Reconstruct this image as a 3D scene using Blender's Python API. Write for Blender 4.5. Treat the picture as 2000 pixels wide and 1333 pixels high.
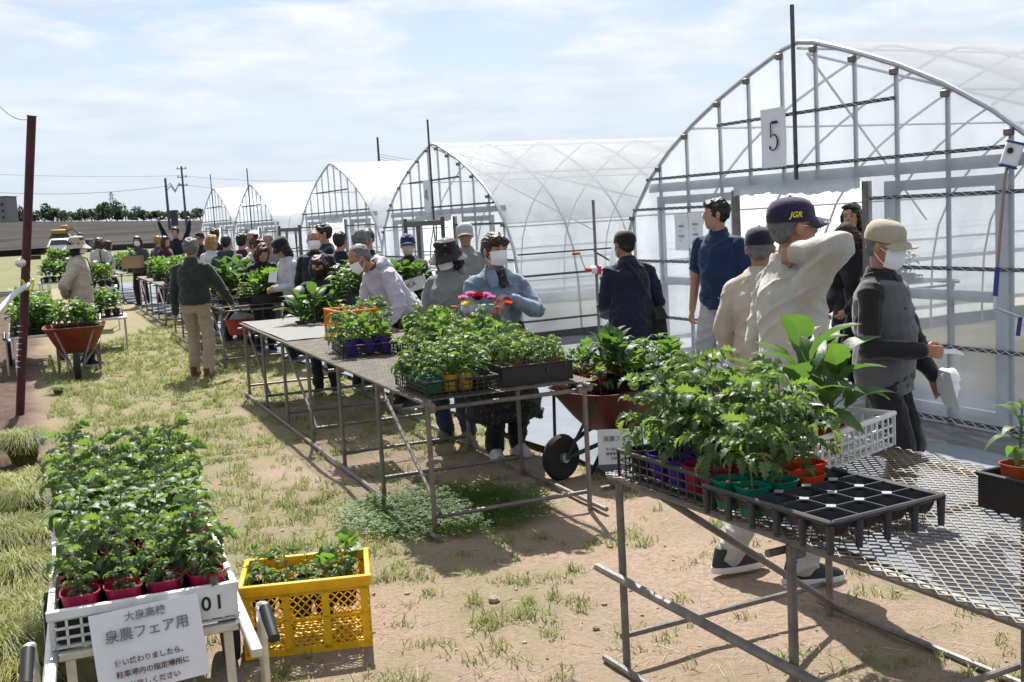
import bpy, math, random
import numpy as np
from mathutils import Vector, Matrix, Euler

random.seed(7)
RNG = np.random.RandomState(7)
R = math.radians
scn = bpy.context.scene
for o in list(bpy.data.objects):
    bpy.data.objects.remove(o)
COL = scn.collection

# ------------------------------------------------------------------ camera
CAM_H, F_PX, PITCH, ROLL = 1.70, 2134.0, 0.1164, -0.056
_fw = np.array([0, math.cos(PITCH), -math.sin(PITCH)])
_up = np.array([0, math.sin(PITCH), math.cos(PITCH)])
_rt = np.array([1.0, 0, 0])
CA = _rt * math.cos(ROLL) + _up * math.sin(ROLL)
CU = _up * math.cos(ROLL) - _rt * math.sin(ROLL)
CC = np.array([0, 0, CAM_H])
cam_data = bpy.data.cameras.new('camera')
cam = bpy.data.objects.new('camera', cam_data)
COL.objects.link(cam)
cam.matrix_world = Matrix(((CA[0], CU[0], -_fw[0], 0), (CA[1], CU[1], -_fw[1], 0), (CA[2], CU[2], -_fw[2], CAM_H), (0, 0, 0, 1)))
cam_data.sensor_width = 36
cam_data.lens = F_PX / 2000 * 36
cam_data.clip_start = 0.05
cam_data.clip_end = 6000
cam_data.dof.use_dof = True
cam_data.dof.focus_distance = 5.6
cam_data.dof.aperture_fstop = 14
scn.camera = cam

def ray(px, py):
    return _fw + CA * (px - 1000) / F_PX - CU * (py - 666) / F_PX
def gp(px, py, z=0.0):
    "survey: point at height z seen in that direction"
    d = ray(px, py)
    return Vector(CC + d * (z - CAM_H) / d[2])
def dp(px, py, y):
    "survey: point at distance y along the lane"
    d = ray(px, py)
    return Vector(CC + d * y / d[1])

# ------------------------------------------------------------------ light
SUN_EL, SUN_AZ = R(52), R(-6)
world = bpy.data.worlds.new('World')
scn.world = world
world.use_nodes = True
wn, wl = world.node_tree.nodes, world.node_tree.links
wn.clear()
w_out = wn.new('ShaderNodeOutputWorld')
w_bg = wn.new('ShaderNodeBackground')
w_bg.inputs['Strength'].default_value = 0.061
w_sky = wn.new('ShaderNodeTexSky')
w_sky.sky_type = 'NISHITA'
w_sky.sun_disc = False
w_sky.sun_elevation = SUN_EL
w_sky.sun_rotation = SUN_AZ
w_sky.air_density = 1.0
w_sky.dust_density = 0.8
w_tc = wn.new('ShaderNodeTexCoord')
w_sep = wn.new('ShaderNodeSeparateXYZ')
w_add = wn.new('ShaderNodeMath'); w_add.operation = 'ADD'; w_add.inputs[1].default_value = 0.12
w_abs = wn.new('ShaderNodeMath'); w_abs.operation = 'ABSOLUTE'
w_dx = wn.new('ShaderNodeMath'); w_dx.operation = 'DIVIDE'
w_dy = wn.new('ShaderNodeMath'); w_dy.operation = 'DIVIDE'
w_cmb = wn.new('ShaderNodeCombineXYZ')
w_n1 = wn.new('ShaderNodeTexNoise'); w_n1.inputs['Scale'].default_value = 1.5; w_n1.inputs['Detail'].default_value = 7; w_n1.inputs['Roughness'].default_value = 0.6
w_n1.inputs['Distortion'].default_value = 0.35
w_rm = wn.new('ShaderNodeValToRGB')
w_rm.color_ramp.elements[0].position = 0.40; w_rm.color_ramp.elements[0].color = (0.12, 0.12, 0.12, 1)
w_rm.color_ramp.elements[1].position = 0.55; w_rm.color_ramp.elements[1].color = (0.97, 0.97, 0.97, 1)
w_n2 = wn.new('ShaderNodeTexNoise'); w_n2.inputs['Scale'].default_value = 3.1; w_n2.inputs['Detail'].default_value = 5
w_cc = wn.new('ShaderNodeValToRGB')
w_cc.color_ramp.elements[0].position = 0.35; w_cc.color_ramp.elements[0].color = (6.7, 7.2, 8.0, 1)
w_cc.color_ramp.elements[1].position = 0.62; w_cc.color_ramp.elements[1].color = (8.6, 8.75, 8.9, 1)
w_mix = wn.new('ShaderNodeMixRGB')
wl.new(w_tc.outputs['Generated'], w_sep.inputs[0])
wl.new(w_sep.outputs['Z'], w_abs.inputs[0]); wl.new(w_abs.outputs[0], w_add.inputs[0])
wl.new(w_sep.outputs['X'], w_dx.inputs[0]); wl.new(w_add.outputs[0], w_dx.inputs[1])
wl.new(w_sep.outputs['Y'], w_dy.inputs[0]); wl.new(w_add.outputs[0], w_dy.inputs[1])
wl.new(w_dx.outputs[0], w_cmb.inputs[0]); wl.new(w_dy.outputs[0], w_cmb.inputs[1])
wl.new(w_cmb.outputs[0], w_n1.inputs['Vector']); wl.new(w_cmb.outputs[0], w_n2.inputs['Vector'])
wl.new(w_n1.outputs['Fac'], w_rm.inputs[0]); wl.new(w_n2.outputs['Fac'], w_cc.inputs[0])
wl.new(w_rm.outputs[0], w_mix.inputs[0]); wl.new(w_sky.outputs[0], w_mix.inputs[1]); wl.new(w_cc.outputs[0], w_mix.inputs[2])
w_hz = wn.new('ShaderNodeMapRange'); w_hz.inputs[1].default_value = 0.0; w_hz.inputs[2].default_value = 0.22; w_hz.inputs[3].default_value = 0.85; w_hz.inputs[4].default_value = 0.0; w_hz.interpolation_type = 'SMOOTHSTEP'
w_m2 = wn.new('ShaderNodeMixRGB'); w_m2.inputs[2].default_value = (6.0, 6.9, 8.1, 1)
wl.new(w_abs.outputs[0], w_hz.inputs[0]); wl.new(w_hz.outputs[0], w_m2.inputs[0]); wl.new(w_mix.outputs[0], w_m2.inputs[1])
wl.new(w_m2.outputs[0], w_bg.inputs[0]); wl.new(w_bg.outputs[0], w_out.inputs[0])

sun_d = bpy.data.lights.new('sun', 'SUN')
sun_d.energy = 5.0
sun_d.angle = R(0.6)
sun_d.color = (1.0, 0.955, 0.89)
sun = bpy.data.objects.new('sun', sun_d)
COL.objects.link(sun)
sv = Vector((math.sin(SUN_AZ) * math.cos(SUN_EL), math.cos(SUN_AZ) * math.cos(SUN_EL), math.sin(SUN_EL)))
sun.rotation_euler = sv.to_track_quat('Z', 'Y').to_euler()
sun.location = sv * 60

vs = scn.view_settings
vs.view_transform = 'Standard'; vs.look = 'None'; vs.exposure = 0.95; vs.gamma = 1.0
vs.use_curve_mapping = False
cy = scn.cycles
cy.use_denoising = True
cy.max_bounces = 7; cy.diffuse_bounces = 3; cy.glossy_bounces = 2; cy.transmission_bounces = 5; cy.transparent_max_bounces = 14
cy.caustics_reflective = False; cy.caustics_refractive = False
cy.sample_clamp_indirect = 4

# ------------------------------------------------------------------ materials
MATS = {}
def mat(name, col, rough=0.6, var=0.12, vscale=8.0, bump=0.0, bscale=60.0, metal=0.0, trans=0.0, spec=0.4, col2=None, sheen=0.0, coat=0.0, emit=None):
    if name in MATS: return MATS[name]
    m = bpy.data.materials.new(name); m.use_nodes = True
    n, l = m.node_tree.nodes, m.node_tree.links
    b = n['Principled BSDF']; out = n['Material Output']
    b.inputs['Roughness'].default_value = rough
    b.inputs['Metallic'].default_value = metal
    b.inputs['Specular IOR Level'].default_value = spec
    if sheen: b.inputs['Sheen Weight'].default_value = sheen
    if coat: b.inputs['Coat Weight'].default_value = coat
    tc = n.new('ShaderNodeTexCoord')
    if var > 0 or col2:
        nz = n.new('ShaderNodeTexNoise'); nz.inputs['Scale'].default_value = vscale; nz.inputs['Detail'].default_value = 5; nz.inputs['Roughness'].default_value = 0.65
        l.new(tc.outputs['Object'], nz.inputs['Vector'])
        rp = n.new('ShaderNodeValToRGB')
        rp.color_ramp.elements[0].position = 0.32; rp.color_ramp.elements[1].position = 0.68
        c2 = col2 or tuple(min(1, c * (1 + var)) for c in col)
        c1 = col if col2 else tuple(c * (1 - var) for c in col)
        rp.color_ramp.elements[0].color = (*c1, 1); rp.color_ramp.elements[1].color = (*c2, 1)
        l.new(nz.outputs['Fac'], rp.inputs[0]); l.new(rp.outputs[0], b.inputs['Base Color'])
        csock = rp.outputs[0]
    else:
        b.inputs['Base Color'].default_value = (*col, 1); csock = None
    if bump:
        nb = n.new('ShaderNodeTexNoise'); nb.inputs['Scale'].default_value = bscale; nb.inputs['Detail'].default_value = 4
        l.new(tc.outputs['Object'], nb.inputs['Vector'])
        bp = n.new('ShaderNodeBump'); bp.inputs['Strength'].default_value = bump; bp.inputs['Distance'].default_value = 0.01
        l.new(nb.outputs['Fac'], bp.inputs['Height']); l.new(bp.outputs[0], b.inputs['Normal'])
    if trans:
        tr = n.new('ShaderNodeBsdfTranslucent')
        if csock: l.new(csock, tr.inputs[0])
        else: tr.inputs[0].default_value = (*col, 1)
        mx = n.new('ShaderNodeMixShader'); mx.inputs[0].default_value = trans
        l.new(b.outputs[0], mx.inputs[1]); l.new(tr.outputs[0], mx.inputs[2]); l.new(mx.outputs[0], out.inputs[0])
    if emit:
        b.inputs['Emission Color'].default_value = (*emit, 1); b.inputs['Emission Strength'].default_value = 1
    MATS[name] = m
    return m
def cloth(name, col, rough=0.85, var=0.14, bump=0.35):
    return mat('cloth_' + name, col, rough, var, 5.0, bump, 130.0, spec=0.2, sheen=0.25)
def leafmat(name, c1, c2, tcol, rib=False):
    if name in MATS: return MATS[name]
    m = bpy.data.materials.new(name); m.use_nodes = True
    n, l = m.node_tree.nodes, m.node_tree.links
    b = n['Principled BSDF']; out = n['Material Output']
    b.inputs['Roughness'].default_value = 0.48; b.inputs['Specular IOR Level'].default_value = 0.38
    tc = n.new('ShaderNodeTexCoord'); nz = n.new('ShaderNodeTexNoise'); nz.inputs['Scale'].default_value = 11; nz.inputs['Detail'].default_value = 4
    oi = n.new('ShaderNodeObjectInfo')
    ad = n.new('ShaderNodeMath'); ad.operation = 'MULTIPLY_ADD'; ad.inputs[1].default_value = 0.45; 
    sb = n.new('ShaderNodeMath'); sb.operation = 'SUBTRACT'; sb.inputs[1].default_value = 0.22
    l.new(tc.outputs['Object'], nz.inputs['Vector'])
    l.new(oi.outputs['Random'], ad.inputs[0]); l.new(nz.outputs['Fac'], ad.inputs[2]); l.new(ad.outputs[0], sb.inputs[0])
    rp = n.new('ShaderNodeValToRGB'); rp.color_ramp.elements[0].position = 0.25; rp.color_ramp.elements[1].position = 0.75
    rp.color_ramp.elements[0].color = (*c1, 1); rp.color_ramp.elements[1].color = (*c2, 1)
    l.new(sb.outputs[0], rp.inputs[0])
    at = n.new('ShaderNodeAttribute'); at.attribute_name = 'rib'
    vr = n.new('ShaderNodeMapRange'); vr.inputs[1].default_value = 0.02; vr.inputs[2].default_value = 0.22; vr.inputs[3].default_value = 0.55 if rib else 0; vr.inputs[4].default_value = 0.0
    vm = n.new('ShaderNodeMixRGB'); vm.inputs[2].default_value = (c2[0] * 2.0, c2[1] * 1.7, c2[2] * 1.6, 1)
    l.new(at.outputs['Fac'], vr.inputs[0]); l.new(vr.outputs[0], vm.inputs[0]); l.new(rp.outputs[0], vm.inputs[1]); l.new(vm.outputs[0], b.inputs['Base Color'])
    tr = n.new('ShaderNodeBsdfTranslucent')
    tm2 = n.new('ShaderNodeMixRGB'); tm2.inputs[1].default_value = (tcol[0] * .6, tcol[1] * .68, tcol[2], 1); tm2.inputs[2].default_value = (tcol[0] * 1.15, tcol[1] * 1.1, tcol[2], 1)
    l.new(sb.outputs[0], tm2.inputs[0]); l.new(tm2.outputs[0], tr.inputs[0])
    bp = n.new('ShaderNodeBump'); bp.inputs['Strength'].default_value = 0.35; bp.inputs['Distance'].default_value = 0.004
    nb = n.new('ShaderNodeTexNoise'); nb.inputs['Scale'].default_value = 90
    l.new(tc.outputs['Object'], nb.inputs['Vector']); l.new(nb.outputs['Fac'], bp.inputs['Height']); l.new(bp.outputs[0], b.inputs['Normal'])
    mx = n.new('ShaderNodeMixShader'); mx.inputs[0].default_value = 0.42
    l.new(b.outputs[0], mx.inputs[1]); l.new(tr.outputs[0], mx.inputs[2]); l.new(mx.outputs[0], out.inputs[0])
    MATS[name] = m
    return m
def filmmat(name, transp, col=(0.62, 0.665, 0.72), tf=0.76):
    m = bpy.data.materials.new(name); m.use_nodes = True
    n, l = m.node_tree.nodes, m.node_tree.links
    n.clear(); out = n.new('ShaderNodeOutputMaterial')
    d = n.new('ShaderNodeBsdfDiffuse'); t = n.new('ShaderNodeBsdfTranslucent'); g = n.new('ShaderNodeBsdfGlossy'); tp = n.new('ShaderNodeBsdfTransparent')
    d.inputs[0].default_value = (*col, 1); t.inputs[0].default_value = (*col, 1); g.inputs['Roughness'].default_value = 0.28
    tp.inputs[0].default_value = (0.95, 0.97, 0.99, 1)
    tc = n.new('ShaderNodeTexCoord'); nz = n.new('ShaderNodeTexNoise'); nz.inputs['Scale'].default_value = 1.6; nz.inputs['Detail'].default_value = 6
    mp = n.new('ShaderNodeMapping'); mp.inputs['Scale'].default_value = (1.0, 1.0, 0.45)
    l.new(tc.outputs['Object'], mp.inputs[0]); l.new(mp.outputs[0], nz.inputs['Vector'])
    bp = n.new('ShaderNodeBump'); bp.inputs['Strength'].default_value = 0.55; bp.inputs['Distance'].default_value = 0.06
    l.new(nz.outputs['Fac'], bp.inputs['Height'])
    for s in (d, t, g): l.new(bp.outputs[0], s.inputs['Normal'])
    m1 = n.new('ShaderNodeMixShader'); m1.inputs[0].default_value = tf
    m2 = n.new('ShaderNodeMixShader'); m2.inputs[0].default_value = 0.07
    m3 = n.new('ShaderNodeMixShader')
    mr = n.new('ShaderNodeMapRange'); mr.inputs[1].default_value = 0.3; mr.inputs[2].default_value = 0.7
    mr.inputs[3].default_value = max(0, transp - 0.1); mr.inputs[4].default_value = transp + 0.1
    l.new(nz.outputs['Fac'], mr.inputs[0]); l.new(mr.outputs[0], m3.inputs[0])
    l.new(d.outputs[0], m1.inputs[1]); l.new(t.outputs[0], m1.inputs[2])
    l.new(m1.outputs[0], m2.inputs[1]); l.new(g.outputs[0], m2.inputs[2])
    l.new(m2.outputs[0], m3.inputs[1]); l.new(tp.outputs[0], m3.inputs[2]); l.new(m3.outputs[0], out.inputs[0])
    return m

PIPE = mat('weathered_galvanised_pipe', (0.115, 0.112, 0.11), 0.55, 0.3, 14, 0.25, 90, metal=0.25, col2=(0.23, 0.20, 0.175))
PIPE_D = mat('dark_steel_bar', (0.09, 0.09, 0.092), 0.55, 0.3, 18, metal=0.4)
GALV = mat('galvanised_frame', (0.46, 0.475, 0.50), 0.45, 0.15, 16, metal=0.3)
ALU = mat('aluminium', (0.62, 0.62, 0.61), 0.35, 0.12, 20, 0.1, 60, metal=0.75)
BLACKP = mat('black_plastic', (0.016, 0.016, 0.018), 0.45, 0.3, 10)
GREYP = mat('charcoal_plastic', (0.045, 0.046, 0.05), 0.42, 0.25, 10)
WHITEP = mat('white_plastic', (0.56, 0.55, 0.52), 0.45, 0.08, 7, 0.1, 60, col2=(0.76, 0.77, 0.78))
YELLOWP = mat('yellow_plastic', (0.76, 0.43, 0.012), 0.45, 0.12, 6, 0.1, 60, trans=0.22, col2=(0.92, 0.58, 0.012))
ORANGEP = mat('orange_plastic', (0.75, 0.25, 0.02), 0.45, 0.15, 5, trans=0.25)
SOIL = mat('potting_soil', (0.035, 0.022, 0.014), 0.95, 0.5, 60, 1.0, 90)
PAPER = mat('paper', (0.76, 0.76, 0.79), 0.8, 0.03, 4)
INK = mat('black_ink', (0.02, 0.02, 0.02), 0.8, 0)
INK_G = mat('grey_green_ink', (0.16, 0.19, 0.19), 0.8, 0)
INK_R = mat('maroon_ink', (0.11, 0.035, 0.05), 0.8, 0)
FILM = filmmat('greenhouse_film', 0.34)
FILM_E = filmmat('greenhouse_end_film', 0.42)
POT = {k: mat('pot_' + k, c, 0.42, 0.15, 9, trans=0.22) for k, c in dict(
    magenta=(0.42, 0.012, 0.075), purple=(0.075, 0.02, 0.34), green=(0.0, 0.17, 0.1), red=(0.62, 0.055, 0.012),
    black=(0.02, 0.02, 0.022), yellow=(0.5, 0.36, 0.01), pink=(0.55, 0.03, 0.07), orange=(0.45, 0.09, 0.03)).items()}
LEAF_T = leafmat('tomato_leaf', (0.042, 0.075, 0.040), (0.10, 0.15, 0.068), (0.25, 0.40, 0.05), True)
LEAF_P = leafmat('pepper_leaf', (0.035, 0.085, 0.022), (0.09, 0.17, 0.04), (0.22, 0.40, 0.03), True)
LEAF_E = leafmat('eggplant_leaf', (0.034, 0.07, 0.034), (0.07, 0.125, 0.05), (0.13, 0.26, 0.03), True)
LEAF_C = leafmat('cucumber_leaf', (0.045, 0.10, 0.03), (0.10, 0.18, 0.045), (0.2, 0.38, 0.04))
STEM = mat('green_stem', (0.09, 0.15, 0.04), 0.6, 0.25, 20)
SKIN = mat('skin', (0.42, 0.225, 0.15), 0.5, 0.08, 7, 0.08, 120, spec=0.35)
SKIN2 = mat('tanned_skin', (0.34, 0.165, 0.10), 0.5, 0.1, 7, 0.08, 120, spec=0.35)
MASKM = mat('white_mask', (0.74, 0.76, 0.80), 0.85, 0.03, 8, 0.1, 40)

# ------------------------------------------------------------------ mesh helpers
class MB:
    def __init__(s): s.v = []; s.f = []; s.rib = {}
    def add(s, vs, fs):
        o = len(s.v); s.v.extend([tuple(v) for v in vs]); s.f.extend([tuple(i + o for i in f) for f in fs]); return s
    def box(s, c, d, rot=None, bev=0.0):
        x, y, z = d[0] / 2, d[1] / 2, d[2] / 2
        if bev <= 0:
            vs = [Vector((a * x, b * y, e * z)) for a in (-1, 1) for b in (-1, 1) for e in (-1, 1)]
            fs = [(0, 1, 3, 2), (4, 6, 7, 5), (0, 4, 5, 1), (2, 3, 7, 6), (0, 2, 6, 4), (1, 5, 7, 3)]
        else:
            b_ = min(bev, x * .9, y * .9, z * .9); vs = []; fs = []
            prof = [(x - b_, y), (x, y - b_)]
            ring = []
            for sx, sy, order in ((1, 1, 0), (1, -1, 1), (-1, -1, 0), (-1, 1, 1)):
                p = [(sx * a, sy * c_) for a, c_ in prof]
                ring += p if order == 0 else p[::-1]
            k = (x - b_) / x; k2 = (y - b_) / y
            for zz, kx, ky in ((-z, k, k2), (-z + b_, 1, 1), (z - b_, 1, 1), (z, k, k2)):
                vs += [Vector((a * kx, c_ * ky, zz)) for a, c_ in ring]
            for j in range(3):
                for i in range(8):
                    fs.append((j * 8 + i, j * 8 + (i + 1) % 8, j * 8 + 8 + (i + 1) % 8, j * 8 + 8 + i))
            fs.append(tuple(range(7, -1, -1))); fs.append(tuple(range(24, 32)))
            fs = [f[::-1] for f in fs]
        M = rot.to_matrix() if isinstance(rot, Euler) else rot
        c = Vector(c)
        return s.add([(M @ v if M else v) + c for v in vs], fs)
    def tube(s, pts, r, n=8, cap=True):
        pts = [Vector(p) for p in pts]; m = len(pts)
        rs = [r] * m if not isinstance(r, (list, tuple)) else r
        vs = []; fs = []; prev = None
        for i, p in enumerate(pts):
            t = (pts[min(i + 1, m - 1)] - pts[max(i - 1, 0)])
            t = t.normalized() if t.length > 1e-9 else Vector((0, 0, 1))
            if prev is None:
                a = Vector((0, 0, 1)) if abs(t.z) < 0.9 else Vector((1, 0, 0))
                x = t.cross(a).normalized()
            else:
                x = (prev - t * prev.dot(t)); x = x.normalized() if x.length > 1e-6 else t.orthogonal().normalized()
            prev = x; y = t.cross(x)
            for k in range(n):
                a = 2 * math.pi * k / n
                vs.append(p + (x * math.cos(a) + y * math.sin(a)) * rs[i])
        for i in range(m - 1):
            for k in range(n):
                fs.append((i * n + k, i * n + (k + 1) % n, (i + 1) * n + (k + 1) % n, (i + 1) * n + k))
        if cap: fs.append(tuple(range(n - 1, -1, -1))); fs.append(tuple(range((m - 1) * n, m * n)))
        return s.add(vs, fs)
    def capsule(s, a, b, r0, r1, n=10):
        a, b = Vector(a), Vector(b); t = (b - a)
        if t.length < 1e-6: t = Vector((0, 0, 1e-4))
        t.normalize(); pts = []; rs = []
        for q in (-85, -60, -30, 0): pts.append(a + t * r0 * math.sin(R(q))); rs.append(r0 * math.cos(R(q)))
        for q in (0, 30, 60, 85): pts.append(b + t * r1 * math.sin(R(q))); rs.append(r1 * math.cos(R(q)))
        return s.tube(pts, rs, n)
    def chain(s, pts, rs, n=10):
        for i in range(len(pts) - 1): s.capsule(pts[i], pts[i + 1], rs[i], rs[i + 1], n)
        return s
    def loft(s, rings, n=16, M=None, power=2.0):
        vs = []; fs = []
        for (c, rx, ry) in rings:
            for k in range(n):
                a = 2 * math.pi * k / n; ca, sa = math.cos(a), math.sin(a)
                e = 2.0 / power
                p = Vector((c[0] + rx * math.copysign(abs(ca) ** e, ca), c[1] + ry * math.copysign(abs(sa) ** e, sa), c[2]))
                vs.append(M @ p if M else p)
        for i in range(len(rings) - 1):
            for k in range(n):
                fs.append((i * n + k, i * n + (k + 1) % n, (i + 1) * n + (k + 1) % n, (i + 1) * n + k))
        fs.append(tuple(range(n - 1, -1, -1))); fs.append(tuple(range((len(rings) - 1) * n, len(rings) * n)))
        return s.add(vs, fs)
    def ell(s, c, r, M=None, n=14, m=8):
        rings = [((c[0], c[1], c[2] + r[2] * math.sin(t)), r[0] * math.cos(t), r[1] * math.cos(t)) for t in [(-0.49 + 0.98 * i / m) * math.pi for i in range(m + 1)]]
        return s.loft(rings, n, M)
    def lathe(s, prof, n=16, c=(0, 0, 0), sq=2.0):
        vs = []; fs = []; m = len(prof)
        for r, z in prof:
            for k in range(n):
                a = 2 * math.pi * (k + .5) / n; ca, sa = math.cos(a), math.sin(a); e = 2 / sq
                vs.append((c[0] + r * math.copysign(abs(ca) ** e, ca), c[1] + r * math.copysign(abs(sa) ** e, sa), c[2] + z))
        for i in range(m - 1):
            for k in range(n): fs.append((i * n + k, i * n + (k + 1) % n, (i + 1) * n + (k + 1) % n, (i + 1) * n + k))
        return s.add(vs, fs)
    def grid(s, P):
        h = len(P); w = len(P[0])
        return s.add([p for row in P for p in row], [(i * w + j, i * w + j + 1, (i + 1) * w + j + 1, (i + 1) * w + j) for i in range(h - 1) for j in range(w - 1)])
    def plate(s, P, t):
        "a grid surface given real thickness t"
        h = len(P); w = len(P[0]); Q = [[Vector(p) for p in row] for row in P]
        N = [[None] * w for _ in range(h)]
        for i in range(h):
            for j in range(w):
                a = Q[min(i + 1, h - 1)][j] - Q[max(i - 1, 0)][j]; b = Q[i][min(j + 1, w - 1)] - Q[i][max(j - 1, 0)]
                N[i][j] = a.cross(b).normalized()
        top = [Q[i][j] for i in range(h) for j in range(w)]
        bot = [Q[i][j] - N[i][j] * t for i in range(h) for j in range(w)]
        k = h * w; fs = []
        for i in range(h - 1):
            for j in range(w - 1):
                a, b, c, d = i * w + j, i * w + j + 1, (i + 1) * w + j + 1, (i + 1) * w + j
                fs += [(a, d, c, b), (a + k, b + k, c + k, d + k)]
        bd = [j for j in range(w)] + [i * w + w - 1 for i in range(1, h)] + [(h - 1) * w + j for j in range(w - 2, -1, -1)] + [i * w for i in range(h - 2, 0, -1)]
        for a, b in zip(bd, bd[1:] + bd[:1]): fs.append((a, b, b + k, a + k))
        return s.add(top + bot, fs)
    def mesh(s, name, m=None, smooth=True):
        me = bpy.data.meshes.new(name); me.from_pydata(s.v, [], s.f)
        if m: me.materials.append(m)
        if s.rib:
            A = np.ones(len(s.v), np.float32)
            for i in s.rib: A[i] = 0
            me.attributes.new('rib', 'FLOAT', 'POINT').data.foreach_set('value', A)
        if smooth and len(me.polygons): 
            me.shade_smooth()
            try: me.set_sharp_from_angle(angle=R(38))
            except Exception: pass
        return me
    def build(s, name, m, parent=None, loc=(0, 0, 0), smooth=True):
        o = bpy.data.objects.new(name, s.mesh(name, m, smooth)); COL.objects.link(o)
        o.location = loc
        if parent: o.parent = parent
        return o
def npmesh(name, V, F, m, smooth=False):
    "V (n,3) array, F (k,3|4) array"
    me = bpy.data.meshes.new(name)
    V = np.asarray(V, np.float32); F = np.asarray(F, np.int32); k = F.shape[1]
    me.vertices.add(len(V)); me.vertices.foreach_set('co', V.ravel())
    me.loops.add(F.size); me.loops.foreach_set('vertex_index', F.ravel())
    me.polygons.add(len(F)); me.polygons.foreach_set('loop_start', np.arange(0, F.size, k, dtype=np.int32))
    me.update(calc_edges=True); me.validate()
    if m: me.materials.append(m)
    if smooth: me.shade_smooth()
    return me
def link(name, me, parent=None, M=None):
    o = bpy.data.objects.new(name, me); COL.objects.link(o)
    if parent: o.parent = parent
    if M is not None: o.matrix_local = M
    return o
def tag(o, label=None, cat=None, group=None, kind=None):
    if label: o['label'] = label
    if cat: o['category'] = cat
    if group: o['group'] = group
    if kind: o['kind'] = kind
    return o
def thing(name, label, cat, loc=(0, 0, 0), rz=0.0, group=None):
    o = bpy.data.objects.new(name, None); COL.objects.link(o)
    o.empty_display_size = 0.1
    o.location = loc; o.rotation_euler = (0, 0, rz)
    return tag(o, label, cat, group)
def text_mesh(body, size, m, name='lettering', align='CENTER', spacing=1.0, bold=0.0, extrude=0.0008):
    c = bpy.data.curves.new(name, 'FONT'); c.body = body; c.size = size; c.align_x = align; c.align_y = 'CENTER'
    c.extrude = extrude; c.offset = bold; c.space_character = spacing; c.resolution_u = 3
    o = bpy.data.objects.new(name, c); COL.objects.link(o)
    TEXTS.append((o, m)); return o
TEXTS = []
# value noise
_tab = RNG.rand(64, 64, 64).astype(np.float32)
def vnoise(P):
    P = np.asarray(P, np.float64); i = np.floor(P).astype(int); f = P - i; f = f * f * (3 - 2 * f); i &= 63; j = (i + 1) & 63
    a = lambda x, y, z: _tab[x, y, z]
    x0, y0, z0 = i[:, 0], i[:, 1], i[:, 2]; x1, y1, z1 = j[:, 0], j[:, 1], j[:, 2]; fx, fy, fz = f[:, 0], f[:, 1], f[:, 2]
    c00 = a(x0, y0, z0) * (1 - fx) + a(x1, y0, z0) * fx; c10 = a(x0, y1, z0) * (1 - fx) + a(x1, y1, z0) * fx
    c01 = a(x0, y0, z1) * (1 - fx) + a(x1, y0, z1) * fx; c11 = a(x0, y1, z1) * (1 - fx) + a(x1, y1, z1) * fx
    return (c00 * (1 - fy) + c10 * fy) * (1 - fz) + (c01 * (1 - fy) + c11 * fy) * fz
def fbm(x, y, s, o=4, seed=0.0):
    r = 0; a = .5; t = 0
    for k in range(o):
        r = r + a * vnoise(np.stack([x * s, y * s, np.full_like(x, seed + k * 7.3)], -1)); t += a; a *= .5; s *= 2.1
    return r / t
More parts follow.
